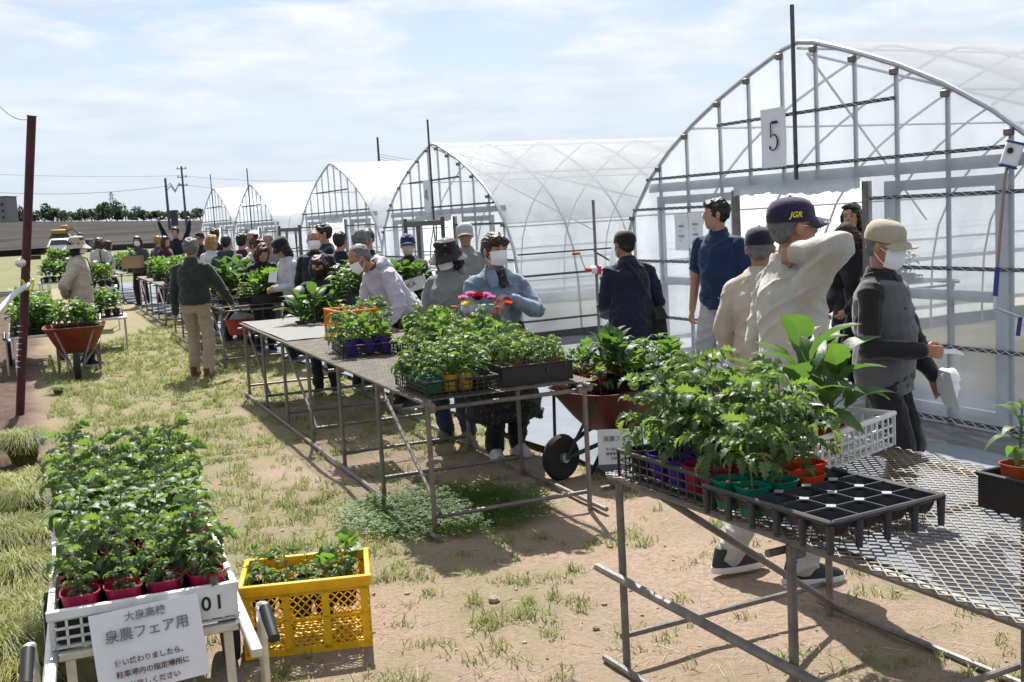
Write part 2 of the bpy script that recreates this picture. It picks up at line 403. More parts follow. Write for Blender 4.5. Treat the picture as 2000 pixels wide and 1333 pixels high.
# ================================================================== ground
def attr_mat(name, setup):
    m = bpy.data.materials.new(name); m.use_nodes = True
    setup(m.node_tree.nodes, m.node_tree.links, m.node_tree.nodes['Principled BSDF']); return m
def _ground(n, l, b):
    b.inputs['Roughness'].default_value = 0.95; b.inputs['Specular IOR Level'].default_value = 0.15
    at = n.new('ShaderNodeAttribute'); at.attribute_name = 'cover'
    sp = n.new('ShaderNodeSeparateColor'); l.new(at.outputs['Color'], sp.inputs[0])
    tc = n.new('ShaderNodeTexCoord')
    def noise(s, d=6, r=.65):
        z = n.new('ShaderNodeTexNoise'); z.inputs['Scale'].default_value = s; z.inputs['Detail'].default_value = d; z.inputs['Roughness'].default_value = r
        l.new(tc.outputs['Object'], z.inputs['Vector']); return z.outputs['Fac']
    def ramp(f, a, ca, c, cc):
        r = n.new('ShaderNodeValToRGB'); r.color_ramp.elements[0].position = a; r.color_ramp.elements[1].position = c
        r.color_ramp.elements[0].color = (*ca, 1); r.color_ramp.elements[1].color = (*cc, 1); l.new(f, r.inputs[0]); return r.outputs[0]
    def mix(f, a, c):
        x = n.new('ShaderNodeMixRGB'); l.new(f, x.inputs[0]); l.new(a, x.inputs[1]); l.new(c, x.inputs[2]); return x.outputs[0]
    n1, n2, n3 = noise(6), noise(34, 8, .75), noise(150, 4)
    dirt = ramp(n2, .3, (0.33, 0.235, 0.172), .74, (0.70, 0.545, 0.43))
    grass = ramp(n2, .3, (0.22, 0.20, 0.105), .72, (0.47, 0.41, 0.255))
    tilled = ramp(n1, .3, (0.10, 0.066, 0.048), .7, (0.20, 0.14, 0.108))
    gm = n.new('ShaderNodeMath'); gm.operation = 'MULTIPLY_ADD'; gm.inputs[1].default_value = 0.9
    l.new(n2, gm.inputs[0]); l.new(sp.outputs[0], gm.inputs[2])
    gr = n.new('ShaderNodeMapRange'); gr.inputs[1].default_value = 0.82; gr.inputs[2].default_value = 1.12; l.new(gm.outputs[0], gr.inputs[0])
    c = mix(gr.outputs[0], dirt, grass)
    c = mix(sp.outputs[1], c, tilled)
    straw = n.new('ShaderNodeMapRange'); straw.inputs[1].default_value = .62; straw.inputs[2].default_value = .72; straw.inputs[4].default_value = .5; l.new(n3, straw.inputs[0])
    sc = n.new('ShaderNodeRGB'); sc.outputs[0].default_value = (0.52, 0.42, 0.30, 1)
    c = mix(straw.outputs[0], c, sc.outputs[0])
    l.new(c, b.inputs['Base Color'])
    bp = n.new('ShaderNodeBump'); bp.inputs['Strength'].default_value = 0.9; bp.inputs['Distance'].default_value = 0.03
    hs = n.new('ShaderNodeMath'); hs.operation = 'ADD'; l.new(n2, hs.inputs[0]); l.new(n3, hs.inputs[1])
    l.new(hs.outputs[0], bp.inputs['Height']); l.new(bp.outputs[0], b.inputs['Normal'])
GROUND = attr_mat('trampled_earth_and_grass', _ground)
def soil_edge(y): return -4.75 - (y - 10.6) * 0.42
CLOVER = (-0.45, 6.15)
def cover(x, y):
    g = fbm(x, y, 1.1, 4, 3.0) * .75 + fbm(x, y, 4.2, 3, 9.0) * .35
    far = np.clip((y - 7.5) / 6, 0, 1) * .24
    left = np.clip((-1.0 - x) / 1.6, 0, 1) * np.clip((y - 3.8) / 1.5, 0, 1) * .12
    path = np.exp(-((x + 0.386 / 0.922 * (y - 5.7) + 1.55) / .8) ** 2) * .16 * np.clip((y - 5) / 2, 0, 1)
    right = np.clip((x + 0.2) / 1.2, 0, 1) * .10 * (y < 9)
    g = g + far + left + path - right - .06
    cl = np.exp(-(((x - CLOVER[0]) / .62) ** 2 + ((y - CLOVER[1]) / .55) ** 2) ** 2)
    g = np.clip(g + cl * .35, 0, 1)
    t = np.clip((soil_edge(y) + .25 + .35 * (fbm(x, y, 1.5, 3, 20.) - .5) - x) / .35, 0, 1) * np.clip((y - 6.0) / 1.0, 0, 1) * np.clip((75 - y) / 4, 0, 1)
    return g * (1 - t), t, cl
xs = np.arange(-16, 9.01, .1); ys = np.concatenate([np.arange(1.2, 14, .08), np.arange(14, 40, .2)])
X, Y = np.meshgrid(xs, ys); x, y = X.ravel(), Y.ravel()
g, t, cl = cover(x, y)
z = (fbm(x, y, 1.6, 3, 1.) - .5) * .035 + (fbm(x, y, 7, 3, 2.) - .5) * .02 + t * (fbm(x, y, 3.4, 3, 5.) - .5) * .12
edge = np.minimum(np.minimum(x + 16, 9 - x), np.minimum(y - 1.2, 39.8 - y)); z = np.where(edge < .3, -.06, z)
nx, ny = len(xs), len(ys)
idx = np.arange(nx * ny).reshape(ny, nx)
F = np.stack([idx[:-1, :-1], idx[:-1, 1:], idx[1:, 1:], idx[1:, :-1]], -1).reshape(-1, 4)
me = npmesh('ground', np.stack([x, y, z], -1), F, GROUND, True)
ca = me.color_attributes.new('cover', 'FLOAT_COLOR', 'POINT')
ca.data.foreach_set('color', np.stack([g, t, cl, np.ones_like(g)], -1).astype(np.float32).ravel())
tag(link('ground', me), kind='structure')
def gz(px_, py_):
    a = np.array([float(px_)]); b = np.array([float(py_)])
    return float((fbm(a, b, 1.6, 3, 1.) - .5)[0] * .035 + (fbm(a, b, 7, 3, 2.) - .5)[0] * .02)

# outlying land: fields, terraces and the levee in the distance
FIELD = mat('bare_field', (0.018, 0.0175, 0.017), 0.95, .3, .25, 0.6, 1.2, spec=.05, col2=(0.058, 0.055, 0.053))
GRASSY = mat('rough_grass_field', (0.09, 0.105, 0.035), 0.95, .2, .5, 0.5, 3, col2=(0.17, 0.165, 0.065))
_n, _l = FIELD.node_tree.nodes, FIELD.node_tree.links
_mp = _n.new('ShaderNodeMapping'); _mp.inputs['Scale'].default_value = (.06, 1.0, 1.0)
for _lk in list(_l):
    if _lk.from_node.type == 'TEX_COORD': _s = _lk.to_socket; _l.remove(_lk); _l.new(_mp.outputs[0], _s)
_l.new([q for q in _n if q.type == 'TEX_COORD'][0].outputs['Object'], _mp.inputs[0])
mb = MB(); mb.add([(-900, -60, -.05), (900, -60, -.05), (900, 1300, -.05), (-900, 1300, -.05)], [(0, 1, 2, 3)])
tag(mb.build('outlying_field', FIELD, smooth=False), kind='structure')
mb = MB(); mb.grid([[(xx, yy, -.03 + .27 * min(1, max(0, (yy - 45) / 33)))  for xx in np.linspace(-90, 30, 12)] for yy in np.linspace(38, 105, 10)])
tag(mb.build('rough_grass', GRASSY), kind='structure')
prof = [(104, -.05), (112, .1), (114, .75), (128, .95), (129.5, 1.9), (185, 2.1), (190, 3.1), (260, 3.6), (268, 4.5), (420, 5.6), (640, 7.8), (1200, 11)]
P = []
for i, (d, h) in enumerate(prof):
    row = []
    for k in range(60):
        xx = -520 + k * 14.0 * (1 + d / 900); 
        yy = d + 3 * math.sin(k * .7 + i); hh_ = h + (random.random() - .5) * .25 * min(1, i)
        if d >= 260:   # the land keeps rising towards the levee on the left
            c_ = min(700, max(-250, 1000 + F_PX * xx / yy)); hz = 416.5 + .056 * (1000 - c_)
            hh_ = max(.5, 1.7 + (hz - {260: 446, 268: 441, 420: 436, 640: 432, 1200: 433}[d]) * yy / F_PX)
        row.append((xx, yy, hh_))
    P.append(row)
mb = MB(); mb.grid(P); tag(mb.build('terraced_field', FIELD), kind='structure')
TERR = prof
def terr(d):
    for (a, h), (b_, k) in zip(TERR, TERR[1:]):
        if a <= d <= b_: return h + (k - h) * (d - a) / (b_ - a)
    return 0

# pale ground sheet along the greenhouse fronts
SHEETM = mat('pale_ground_sheet', (0.20, 0.222, 0.255), 0.95, .18, 1.2, 0.5, 9, spec=.04)
DARKM = mat('grey_wall_shade', (0.16, 0.165, 0.175), 0.95, .2, 3, 0.6, 60, spec=.04)  # darker grey that stands for shade along the greenhouse wall
GA = R(116.2)
GU = Vector((math.cos(GA), math.sin(GA), 0)); GD = Vector((math.sin(GA), -math.cos(GA), 0))
GOFF = 6.113
def ghp(s, b, z=0): return GU * s + GD * (GOFF + b) + Vector((0, 0, z))
e0 = gp(1640, 1085).dot(GD) - GOFF
def strip(name, b0, b1, s0, s1, z, m):
    P = []
    for i in range(90):
        s = s0 + (s1 - s0) * i / 89; row = []
        for j in range(14):
            b_ = b0 + (b1 - b0) * j / 13
            wob = .05 * math.sin(s * 1.7) + .03 * math.sin(s * 4.1) if j in (0, 13) else 0
            p = ghp(s, b_ + wob)
            zz = z + .03 * abs(vnoise(np.array([[p.x * 2.2, p.y * 2.2, 4.]]))[0] - .2) + (.012 if j not in (0, 13) else 0)
            row.append((p.x, p.y, zz))
        P.append(row)
    mb = MB(); mb.plate(P, .004); return tag(mb.build(name, m), kind='structure')
strip('ground_sheet', e0, -0.55, -0.5, 40, .022, SHEETM)
strip('wall_shade_strip', -0.57, 1.2, -1.5, 40, .016, DARKM)  # added dark strip: the greenhouse wall's shade put into the ground colour

# grass, clover and dead straw: single blades of a trampled sward
GRASS_M = leafmat('grass_blade', (0.10, 0.145, 0.04), (0.36, 0.345, 0.165), (0.33, 0.38, 0.12))
def blades(px, py, pz, hgt, wid, lean, name, m, label, cat=None):
    n = len(px); a = RNG.rand(n) * 6.283; b = RNG.rand(n) * 6.283
    dx, dy = np.cos(a), np.sin(a); wx, wy = -np.sin(b), np.cos(b)
    L = lean * (0.4 + RNG.rand(n))
    base = np.stack([px, py, pz], -1)
    w = np.stack([wx * wid, wy * wid, np.zeros(n)], -1)
    mid = base + np.stack([dx * L * .35 * hgt, dy * L * .35 * hgt, hgt * .62], -1)
    tip = base + np.stack([dx * L * hgt, dy * L * hgt, hgt * .95], -1)
    V = np.stack([base - w, base + w, mid - w * .8, mid + w * .8, tip], 1).reshape(-1, 3)
    o = (np.arange(n) * 5)[:, None]
    F = np.concatenate([o + np.array([[0, 1, 3]]), o + np.array([[0, 3, 2]]), o + np.array([[2, 3, 4]])], 0)
    ob = link(name, npmesh(name, V, F, m)); return tag(ob, label, cat, kind='stuff')
def scatter(n, x0, x1, y0, y1, dens_pow=1.0):
    yy = y0 * (y1 / y0) ** RNG.rand(n)
    xx = x0 + (x1 - x0) * RNG.rand(n)
    return xx, yy
# clumped tufts: tuft centres by cover, blades around each
cx, cyy = scatter(60000, -6.5, 4.5, 2.6, 26)
gg, tt, clv = cover(cx, cyy)
fine = fbm(cx, cyy, 9, 2, 31.)
edge_s = np.array([Vector((a, b, 0)).dot(GD) for a, b in zip(cx, cyy)]) - GOFF
keep = (RNG.rand(len(cx)) < np.clip((gg + (fine - .5) * 1.7 - .63) * 4.0, 0.010, 1)) & (tt < .3) & (edge_s < e0 - .02)
cx, cyy, cg, ccl = cx[keep], cyy[keep], gg[keep], clv[keep]
nb = 9
k = len(cx)
bx = np.repeat(cx, nb) + RNG.randn(k * nb) * .022; by = np.repeat(cyy, nb) + RNG.randn(k * nb) * .022
hh = np.repeat(.020 + .045 * RNG.rand(k) ** 1.5 * (cg + .3), nb) * (.6 + .7 * RNG.rand(k * nb))
blades(bx, by, np.repeat((fbm(cx, cyy, 1.6, 3, 1.) - .5) * .035 + (fbm(cx, cyy, 7, 3, 2.) - .5) * .02 - .004, nb), hh, .0016 + .0010 * RNG.rand(k * nb) + .0002 * np.repeat(cyy, nb), .9, 'grass', GRASS_M, 'short patchy yellow green grass over the bare earth', 'grass')
# clover patch under the middle bench
CLM = leafmat('clover_leaf', (0.06, 0.13, 0.02), (0.13, 0.22, 0.035), (0.26, 0.45, 0.05))
n = 9000
qx = CLOVER[0] + RNG.randn(n) * .42; qy = CLOVER[1] + RNG.randn(n) * .36
ok = cover(qx, qy)[2] > .25 + .5 * RNG.rand(n) * .5; qx, qy = qx[ok], qy[ok]; n = len(qx)
V = []; a0 = RNG.rand(n) * 6.28; hz = .02 + .05 * RNG.rand(n); s = .007 + .006 * RNG.rand(n)
Vs = []; Fs = []
for q in range(3):
    a = a0 + q * 2.094; d = np.stack([np.cos(a), np.sin(a), .25 * (RNG.rand(n) - .3)], -1) * s[:, None]; w = np.stack([-np.sin(a), np.cos(a), .3 * (RNG.rand(n) - .5)], -1) * s[:, None] * .62
    c = np.stack([qx, qy, hz], -1); o = len(Vs) * n * 4
    Vs.append(np.stack([c, c + d * .9 - w, c + d * 1.5, c + d * .9 + w], 1).reshape(-1, 3)); Fs.append((np.arange(n) * 4)[:, None] + np.array([[0, 1, 2, 3]]) + o)
tag(link('clover', npmesh('clover', np.concatenate(Vs), np.concatenate(Fs), CLM)), 'dense green clover patch under the near end of the middle bench', 'clover', kind='stuff')
# dead straw and pebbles
STRAW = mat('dead_straw', (0.33, 0.25, 0.16), .9, .3, 6, col2=(0.52, 0.42, 0.29))
n = 5200; sx, sy = scatter(n, -3.5, 3.5, 2.6, 13)
es = sx * GD.x + sy * GD.y - GOFF; ok = es < e0 - .03; sx, sy = sx[ok], sy[ok]; n = len(sx)
a = RNG.rand(n) * 6.28; ln = .015 + .05 * RNG.rand(n) ** 2; zz = (fbm(sx, sy, 1.6, 3, 1.) - .5) * .035 + (fbm(sx, sy, 7, 3, 2.) - .5) * .02 + .004
d = np.stack([np.cos(a) * ln, np.sin(a) * ln, (RNG.rand(n) - .4) * .012], -1); w = np.stack([-np.sin(a), np.cos(a), np.full(n, .5)], -1) * .0011; c = np.stack([sx, sy, zz], -1)
V = np.stack([c - d - w, c - d + w, c + d + w, c + d - w], 1).reshape(-1, 3); tag(link('straw', npmesh('straw', V, (np.arange(n) * 4)[:, None] + np.array([[0, 1, 2, 3]]), STRAW)), 'scattered dry straw lying on the bare earth', 'straw', kind='stuff')
PEB = mat('pebble', (0.36, 0.275, 0.21), .95, .4, 40, 1.0, 60)
mb = MB()
for i in range(1500):
    yy = 2.8 * (12 / 2.8) ** random.random(); xx = -3 + 5.5 * random.random()
    if Vector((xx, yy, 0)).dot(GD) - GOFF > e0 - .05: continue
    r = .003 + .009 * random.random() ** 4
    mb.ell((xx, yy, gz(xx, yy) + r * .3), (r * random.uniform(.8, 1.6), r * random.uniform(.7, 1.3), r * .7), None, 5, 3)
tag(mb.build('gravel', PEB), 'small stones and clods scattered on the bare earth', 'gravel', kind='stuff')
for (px_, py_, s, lb) in ((965, 1178, .022, 'reddish clod lying alone on the bare earth mid path'), (1165, 1232, .013, 'dark clod beside the near bench leg')):
    p = gp(px_, py_); mb = MB(); mb.ell((0, 0, s * .4), (s * 1.2, s, s * .7), None, 9, 6)
    for i, v in enumerate(mb.v): mb.v[i] = tuple(Vector(v) * (1 + .25 * (random.random() - .5)))
    o = mb.build('clod', PEB, None, (p.x, p.y, gz(p.x, p.y))); tag(o, lb, 'clod')

# ornamental sedge clumps along the soil edge
SEDGE = leafmat('sedge_blade', (0.13, 0.17, 0.03), (0.36, 0.34, 0.09), (0.42, 0.44, 0.08))
def sedge(p, rad, hgt, n, label, seed):
    rs = np.random.RandomState(seed)
    az = rs.rand(n) * 6.283; out = rad * (.25 + .7 * rs.rand(n)); h = hgt * (.7 + .65 * rs.rand(n)); b0 = rs.rand(n) ** .5 * rad * .22; ba = rs.rand(n) * 6.28
    base = np.stack([np.cos(ba) * b0, np.sin(ba) * b0, np.zeros(n)], -1); d = np.stack([np.cos(az), np.sin(az), np.zeros(n)], -1)
    wv = np.stack([-np.sin(az), np.cos(az), np.zeros(n)], -1) * (.0019 + .0014 * rs.rand(n))[:, None]
    rows = []
    for j, t in enumerate((0, .25, .5, .75, 1)):
        zz = h * (1.9 * t - 1.35 * t * t) ; c = base + d * (out * t ** 1.5)[:, None] + np.stack([np.zeros(n), np.zeros(n), np.maximum(zz, .01)], -1)
        ww = wv * (1 - t * .8); rows += [c - ww, c + ww]
    V = np.stack(rows, 1).reshape(-1, 3); o = (np.arange(n) * 10)[:, None]
    F = np.concatenate([o + np.array([[2 * j, 2 * j + 1, 2 * j + 3, 2 * j + 2]]) for j in range(4)], 0)
    root = thing('sedge_clump', label, 'ornamental grass', p, 0, 'sedge clumps along the left edge')
    tag(link('blades', npmesh('blades', V, F, SEDGE), root), kind='stuff')
    return root
for i, (px_, py_, r, h, n, lb) in enumerate((
    (48, 905, .40, .30, 2300, 'bushy yellow green sedge clump at the foot of the maroon post'),
    (75, 950, .22, .16, 600, 'small sedge tuft between two big clumps beside the cart'),
    (20, 1100, .40, .26, 2600, 'wide arching sedge clump left of the cart crates'),
    (70, 1190, .30, .24, 2000, 'sedge clump pressed against the cart side rail'),
    (15, 1270, .36, .26, 2400, 'arching sedge clump at the left picture edge beside the cart handle'),
    (62, 1370, .30, .24, 2000, 'lowest sedge clump beneath the black cart grip'),
    (-10, 990, .32, .22, 1600, 'sedge clump cut off by the left picture edge'),
    (60, 1035, .30, .30, 1700, 'upright sedge clump beside the rear of the cart'),
    (28, 1010, .30, .30, 1600, 'dense sedge clump below the bushy one at the post'),
    (90, 1105, .24, .26, 1300, 'narrow sedge clump touching the cart crates'),
    (38, 1190, .30, .30, 1700, 'tall sedge clump in the middle of the left edge'),
    (85, 1270, .24, .26, 1300, 'sedge clump tucked behind the black cart grip'),
    (-5, 1350, .34, .30, 1700, 'sedge clump filling the lower left picture corner'),
    (115, 770, .2, .12, 420, 'green grass tuft growing beside the orange wheelbarrow'))):
    p = gp(px_, py_); sedge(p, r, h, n, lb, 40 + i)
# ================================================================== far background
TRUNK = mat('bark', (0.07, 0.055, 0.045), .9, .3, 8)
CROWN = leafmat('tree_crown', (0.022, 0.04, 0.024), (0.045, 0.072, 0.038), (0.05, 0.09, 0.035))
def crown_mesh(seed, n=700, nm='crown'):
    rs = np.random.RandomState(seed); lobes = [(rs.randn(3) * np.array([.33, .33, .22]) + np.array([0, 0, .62]), .28 + .22 * rs.rand()) for _ in range(7)]
    V = []; F = []
    for i in range(n):
        c, r = lobes[rs.randint(7)]; d = rs.randn(3); d /= np.linalg.norm(d); p = c + d * r * (.55 + .5 * rs.rand())
        if p[2] < .12: continue
        a, b = rs.randn(3), rs.randn(3); s = .06 + .06 * rs.rand(); a *= s / np.linalg.norm(a); b *= s / np.linalg.norm(b)
        o = len(V); V += [p - a, p - b, p + a, p + b]; F.append((o, o + 1, o + 2, o + 3))
    return npmesh(nm, np.array(V), np.array(F), CROWN)
CROWNS = [crown_mesh(s) for s in range(5)]
tm = MB(); tm.tube([(0, 0, 0), (.01, 0, .3), (0, .01, .7)], [.05, .035, .012], 6); tm.tube([(.0, 0, .3), (.15, .05, .6)], [.025, .008], 5); tm.tube([(.0, 0, .35), (-.14, .02, .62)], [.022, .008], 5)
TRUNKM = tm.mesh('trunk', TRUNK)
def tree(px_, ybase, ytop, d, label, wr=1.0, seed=0):
    b = dp(px_, ybase, d); t = dp(px_, ytop, d); h = t.z - b.z
    r = thing('tree', label, 'tree', (b.x, d, b.z - .1), seed * 1.7, 'row of trees on the horizon')
    s = Matrix.Diagonal((h * wr, h * wr, h, 1))
    link('trunk', TRUNKM, r, s); link('crown', CROWNS[seed % 5], r, s)
spots = [(14, 432, 413, .9), (26, 432, 409, .8), (38, 432, 417, .9), (68, 432, 413, 1), (88, 431, 408, 1), (101, 431, 414, .9), (112, 431, 411, .9), (126, 431, 416, 1), (139, 431, 415, .9), (155, 430, 419, .8), (170, 430, 417, .9), (180, 430, 411, 1.1), (192, 430, 418, .8), (268, 429, 412, 1.3), (281, 429, 411, 1.3), (296, 429, 417, 1.2), (312, 429, 415, 1.2), (336, 428, 411, 1.3), (366, 428, 413, 1.2), (378, 428, 414, 1), (392, 428, 413, 1.2), (246, 429, 414, 1.1)]
for i, (a, b, c, w) in enumerate(spots):
    tree(a, b + 2, c, 560 + 40 * (i % 3), 'small dark tree in the distant hedge row on the horizon', w * 1.1, i)
tree(208, 432, 400, 480, 'largest distant tree, left crown of the tall pair below the pylon', .75, 31)
tree(229, 432, 401, 490, 'broad distant tree, right crown of the tall pair below the pylon', .7, 33)
# poles and wires
CONC = mat('dark_pole', (0.10, 0.10, 0.105), .8, .15, 4)
def pole(px0, ytop, d, rad, label, arms=True):
    t = dp(px0, ytop, d); r = thing('utility_pole', label, 'utility pole', (t.x, d, 0))
    mb = MB(); mb.tube([(0, 0, 0), (0, 0, t.z)], [rad, rad * .7], 8); mb.build('pole', CONC, r)
    if arms:
        for zz in arms:
            mb = MB(); mb.box((0, 0, t.z * zz), (1.5, .1, .1)); mb.build('crossarm', CONC, r)
            for q in (-.6, 0, .6):
                mb = MB(); mb.lathe([(.05, 0), (.09, .08), (.04, .16), (.07, .22), (0.001, .28)], 6, (q, 0, t.z * zz + .05)); mb.build('insulator', CONC, r)
    return r, t
p1, t1 = pole(322.5, 348, 150, .22, 'dark utility pole standing left of the pair', None)
mb = MB(); mb.box((.75, 0, 3.6), (.95, .06, 2.1)); mb.build('notice_board', GREYP, p1)
p2, t2 = pole(354, 325, 165, .2, 'taller thin utility pole with crossarms standing right of the pair', (.97, .86, .75))
pole(737, 268, 120, .16, 'dark pole rising behind the third greenhouse roof', None)
pole(1216, 281, 120, .13, 'dark pole tip showing above the fourth greenhouse roof', None)
def wire(a, b, sag, r, label):
    pts = [a.lerp(b, i / 16) - Vector((0, 0, sag * 4 * (i / 16) * (1 - i / 16))) for i in range(17)]
    mb = MB(); mb.tube(pts, r, 4); tag(mb.build('power_line', CONC), label, 'power line', 'overhead lines')
wire(dp(-60, 372, 140), dp(322, 364, 150), .7, .025, 'lower overhead line running left from the pole pair')
wire(dp(-60, 338, 165), dp(354, 343, 165), .3, .02, 'upper overhead line running left from the thin pole')
wire(dp(356, 343, 165), dp(640, 352, 170), .4, .02, 'overhead line running right towards the third greenhouse')
wire(dp(356, 360, 165), dp(560, 376, 170), .3, .025, 'lower overhead line running right behind the small greenhouses')
for i in range(3): wire(dp(737, 300 + i * 5, 120), dp(960, 316 + i * 4, 120), .5, .018, 'thin lines hanging from the dark pole behind the third greenhouse')
for i in range(2):
    mb = MB(); a = t1 + Vector((0, 0, -1.3 - i * .5)); b = t2 + Vector((0, 0, -2.9)); mb.tube([a, a.lerp(b, .25) + Vector((0, 0, .6)), a.lerp(b, .5) + Vector((0, 0, -.5)), a.lerp(b, .75) + Vector((0, 0, .5)), b], .06, 5)
    tag(mb.build('jumper_cable', CONC), 'looping cable strung between the two poles', 'cable', 'cables between the pole pair')
# pylon
pb = dp(222, 432, 1150); pt = dp(222, 374, 1150); ph = pt.z - pb.z
r = thing('pylon', 'faint lattice pylon on the horizon behind the tall trees', 'pylon', (pb.x, 1150, pb.z))
PYL = mat('pylon_steel', (0.35, 0.37, 0.4), .7, 0)
for sx in (-1, 1):
    for sy in (-1, 1):
        mb = MB(); mb.tube([(sx * 3, sy * 3, 0), (sx * .7, sy * .7, ph)], .3, 4); mb.build('leg', PYL, r)
for zz in (.62, .76, .9):
    mb = MB(); mb.tube([(-4, 0, ph * zz), (4, 0, ph * zz)], .25, 4); mb.build('crossarm', PYL, r)
for i in range(7):
    k0, k1 = 3 - 2.3 * i / 7, 3 - 2.3 * (i + 1) / 7
    mb = MB(); mb.tube([(-k0, -k0, ph * i / 7), (k1, -k1, ph * (i + 1) / 7)], .18, 4); mb.build('brace', PYL, r)
# far building
b0 = dp(-14, 432, 330); b1 = dp(10, 384, 330)
r = thing('far_building', 'plain grey building at the left picture edge on the horizon', 'building', ((b0.x + b1.x) / 2, 334, b0.z - .5))
bw, bh = b1.x - b0.x, b1.z - b0.z + .5
mb = MB(); mb.box((0, 0, bh / 2), (bw, 7, bh)); mb.build('wall', mat('grey_render', (0.2, 0.2, 0.21), .9, .1, 1), r, smooth=False)
mb = MB(); mb.box((0, 0, bh + .1), (bw + .4, 7.4, .25)); mb.build('roof', GREYP, r, smooth=False)
for i in range(3):
    mb = MB(); mb.box((bw * .2, -3.52, bh * (.2 + .25 * i)), (.9, .06, .8)); mb.build('window', mat('dark_glass', (0.02, 0.025, 0.03), .15, 0), r, smooth=False)
# field fence at left
WOODF = mat('fence_wood', (0.06, 0.05, 0.042), .9, .3, 4)
r = thing('field_fence', 'low dark picket fence across the far field at left', 'fence', (0, 0, 0))
a = gp(-40, 494); b = gp(92, 487)
for i in range(24):
    p = a.lerp(b, i / 23); mb = MB(); mb.box((p.x, p.y, .45), (.22, .22, 1.0)); mb.build('post', WOODF, r, smooth=False)
for zz in (.35, .8):
    mb = MB(); mb.tube([(a.x, a.y, zz), (b.x, b.y, zz)], .06, 4); mb.build('rail', WOODF, r)
# excavator far behind
EXY = mat('digger_yellow', (0.34, 0.20, 0.04), .6, .15, 2)
p = dp(131, 469, 112)
r = thing('excavator', 'yellow excavator parked beyond the white car', 'excavator', (p.x, 112, max(0, p.z) + .0), .2); r.scale = (.8, .8, .75)
mb = MB(); mb.box((-.7, 0, .45), (2.4, 1.9, .7), bev=.2); mb.build('track', GREYP, r)
mb = MB(); mb.box((-.8, 0, 1.15), (1.9, 1.5, .7), bev=.12); mb.build('body', EXY, r)
mb = MB(); mb.box((-.2, .2, 1.7), (.8, .9, .7), bev=.08); mb.build('cab', EXY, r)
mb = MB(); mb.tube([(0, -.4, 1.2), (.9, -.4, 1.6), (1.6, -.4, .8)], [.2, .18, .12], 6); mb.build('arm', EXY, r)
mb = MB(); mb.box((1.65, -.4, .6), (.5, .7, .6), Euler((0, .5, 0)), .08); mb.build('bucket', GREYP, r)
p = dp(172, 470, 110); r = tag(None or thing('storage_box', 'grey box container standing right of the excavator', 'container', (p.x, 110, 0)))
mb = MB(); mb.box((0, 0, .75), (.7, 1.0, 1.5), bev=.05); mb.build('body', mat('container_grey', (.16, .18, .18), .8, .1, 3), r)
mb = MB(); mb.box((0, -.52, .8), (.5, .03, 1.1)); mb.build('door', GREYP, r)
# rough concrete bank
mb = MB(); rows = []
for i in range(40):
    t = i / 39; p = gp(176, 487).lerp(gp(420, 470), t)
    rows.append([(p.x, p.y, -.1), (p.x + .1, p.y + .6, .75 + .25 * random.random()), (p.x + .3, p.y + 2.2, 1.0 + .3 * random.random()), (p.x + .5, p.y + 5, -.1)])
mb.grid(rows); tag(mb.build('spoil_bank', FIELD), 'low grey earth bank behind the far benches', 'earth bank')
# parked car seen from behind
CARW = mat('white_car_paint', (0.72, 0.74, 0.78), .25, .02, 3, coat=.6)
GLASS = mat('tinted_car_glass', (0.015, 0.02, 0.028), .08, 0)
TYRE = mat('tyre_rubber', (0.018, 0.018, 0.018), .85, .2, 10)
c0 = dp(126, 506, 80)
r = thing('parked_car', 'white hatchback parked on the grass behind the woman in the cream hat', 'car', (c0.x, c0.y, c0.z), R(14))
mb = MB()
secs = [(-2.0, .42, .95, .80), (-1.9, .32, 1.02, .86), (-1.3, .3, 1.05, .88), (0, .3, 1.02, .89), (1.2, .3, .98, .87), (1.9, .32, .86, .82), (2.1, .42, .7, .7)]
for s_ in secs: pass
P = [[(hw * cx_, yy, z0 + (z1 - z0) * cz_) for cx_, cz_ in ((-.9, 0), (-1, .25), (-1, .6), (-.94, 1), (-.5, 1.03), (.5, 1.03), (.94, 1), (1, .6), (1, .25), (.9, 0), (-.9, 0))] for yy, z0, z1, hw in secs]
mb.grid(P); mb.f.append(tuple(range(0, 11))); mb.f.append(tuple(range(66, 77))); mb.build('body', CARW, r)
mb = MB(); P = [[(hw * cx_, yy, z0 + (z1 - z0) * cz_) for cx_, cz_ in ((-1, 0), (-.86, .75), (-.7, 1), (.7, 1), (.86, .75), (1, 0))] for yy, z0, z1, hw in ((-1.95, .98, 1.02, .8), (-1.5, 1.0, 1.46, .8), (-1.2, 1.0, 1.52, .82), (.2, 1.0, 1.5, .82), (1.2, .97, 1.0, .8))]
mb.grid(P); mb.build('roof', CARW, r)
mb = MB(); mb.plate([[(-.62, -1.93, 1.07), (.62, -1.93, 1.07)], [(-.54, -1.56, 1.40), (.54, -1.56, 1.40)]], .02); mb.build('rear_window', GLASS, r)
for sx in (-1, 1):
    mb = MB(); mb.plate([[(sx * .80, -1.25, 1.05), (sx * .80, .85, 1.05)], [(sx * .71, -1.15, 1.4), (sx * .71, .25, 1.42)]], .02); mb.build('side_window', GLASS, r)
    mb = MB(); mb.box((sx * .72, -1.98, .86), (.26, .1, .14), bev=.03); mb.build('tail_light', mat('tail_light_red', (.3, .02, .03), .3, 0), r)
    for yy in (-1.3, 1.3):
        w = MB(); w.tube([(sx * .72, yy, .32), (sx * .90, yy, .32)], .32, 16); wo = w.build('wheel', TYRE, r)
        w = MB(); w.tube([(sx * .90, yy, .32), (sx * .915, yy, .32)], .2, 12); w.build('rim', ALU, wo)
mb = MB(); mb.box((0, -2.03, .48), (1.5, .12, .22), bev=.05); mb.build('bumper', GREYP, r)
mb = MB(); mb.box((0, -2.03, .78), (.42, .03, .13)); mb.build('number_plate', PAPER, r)
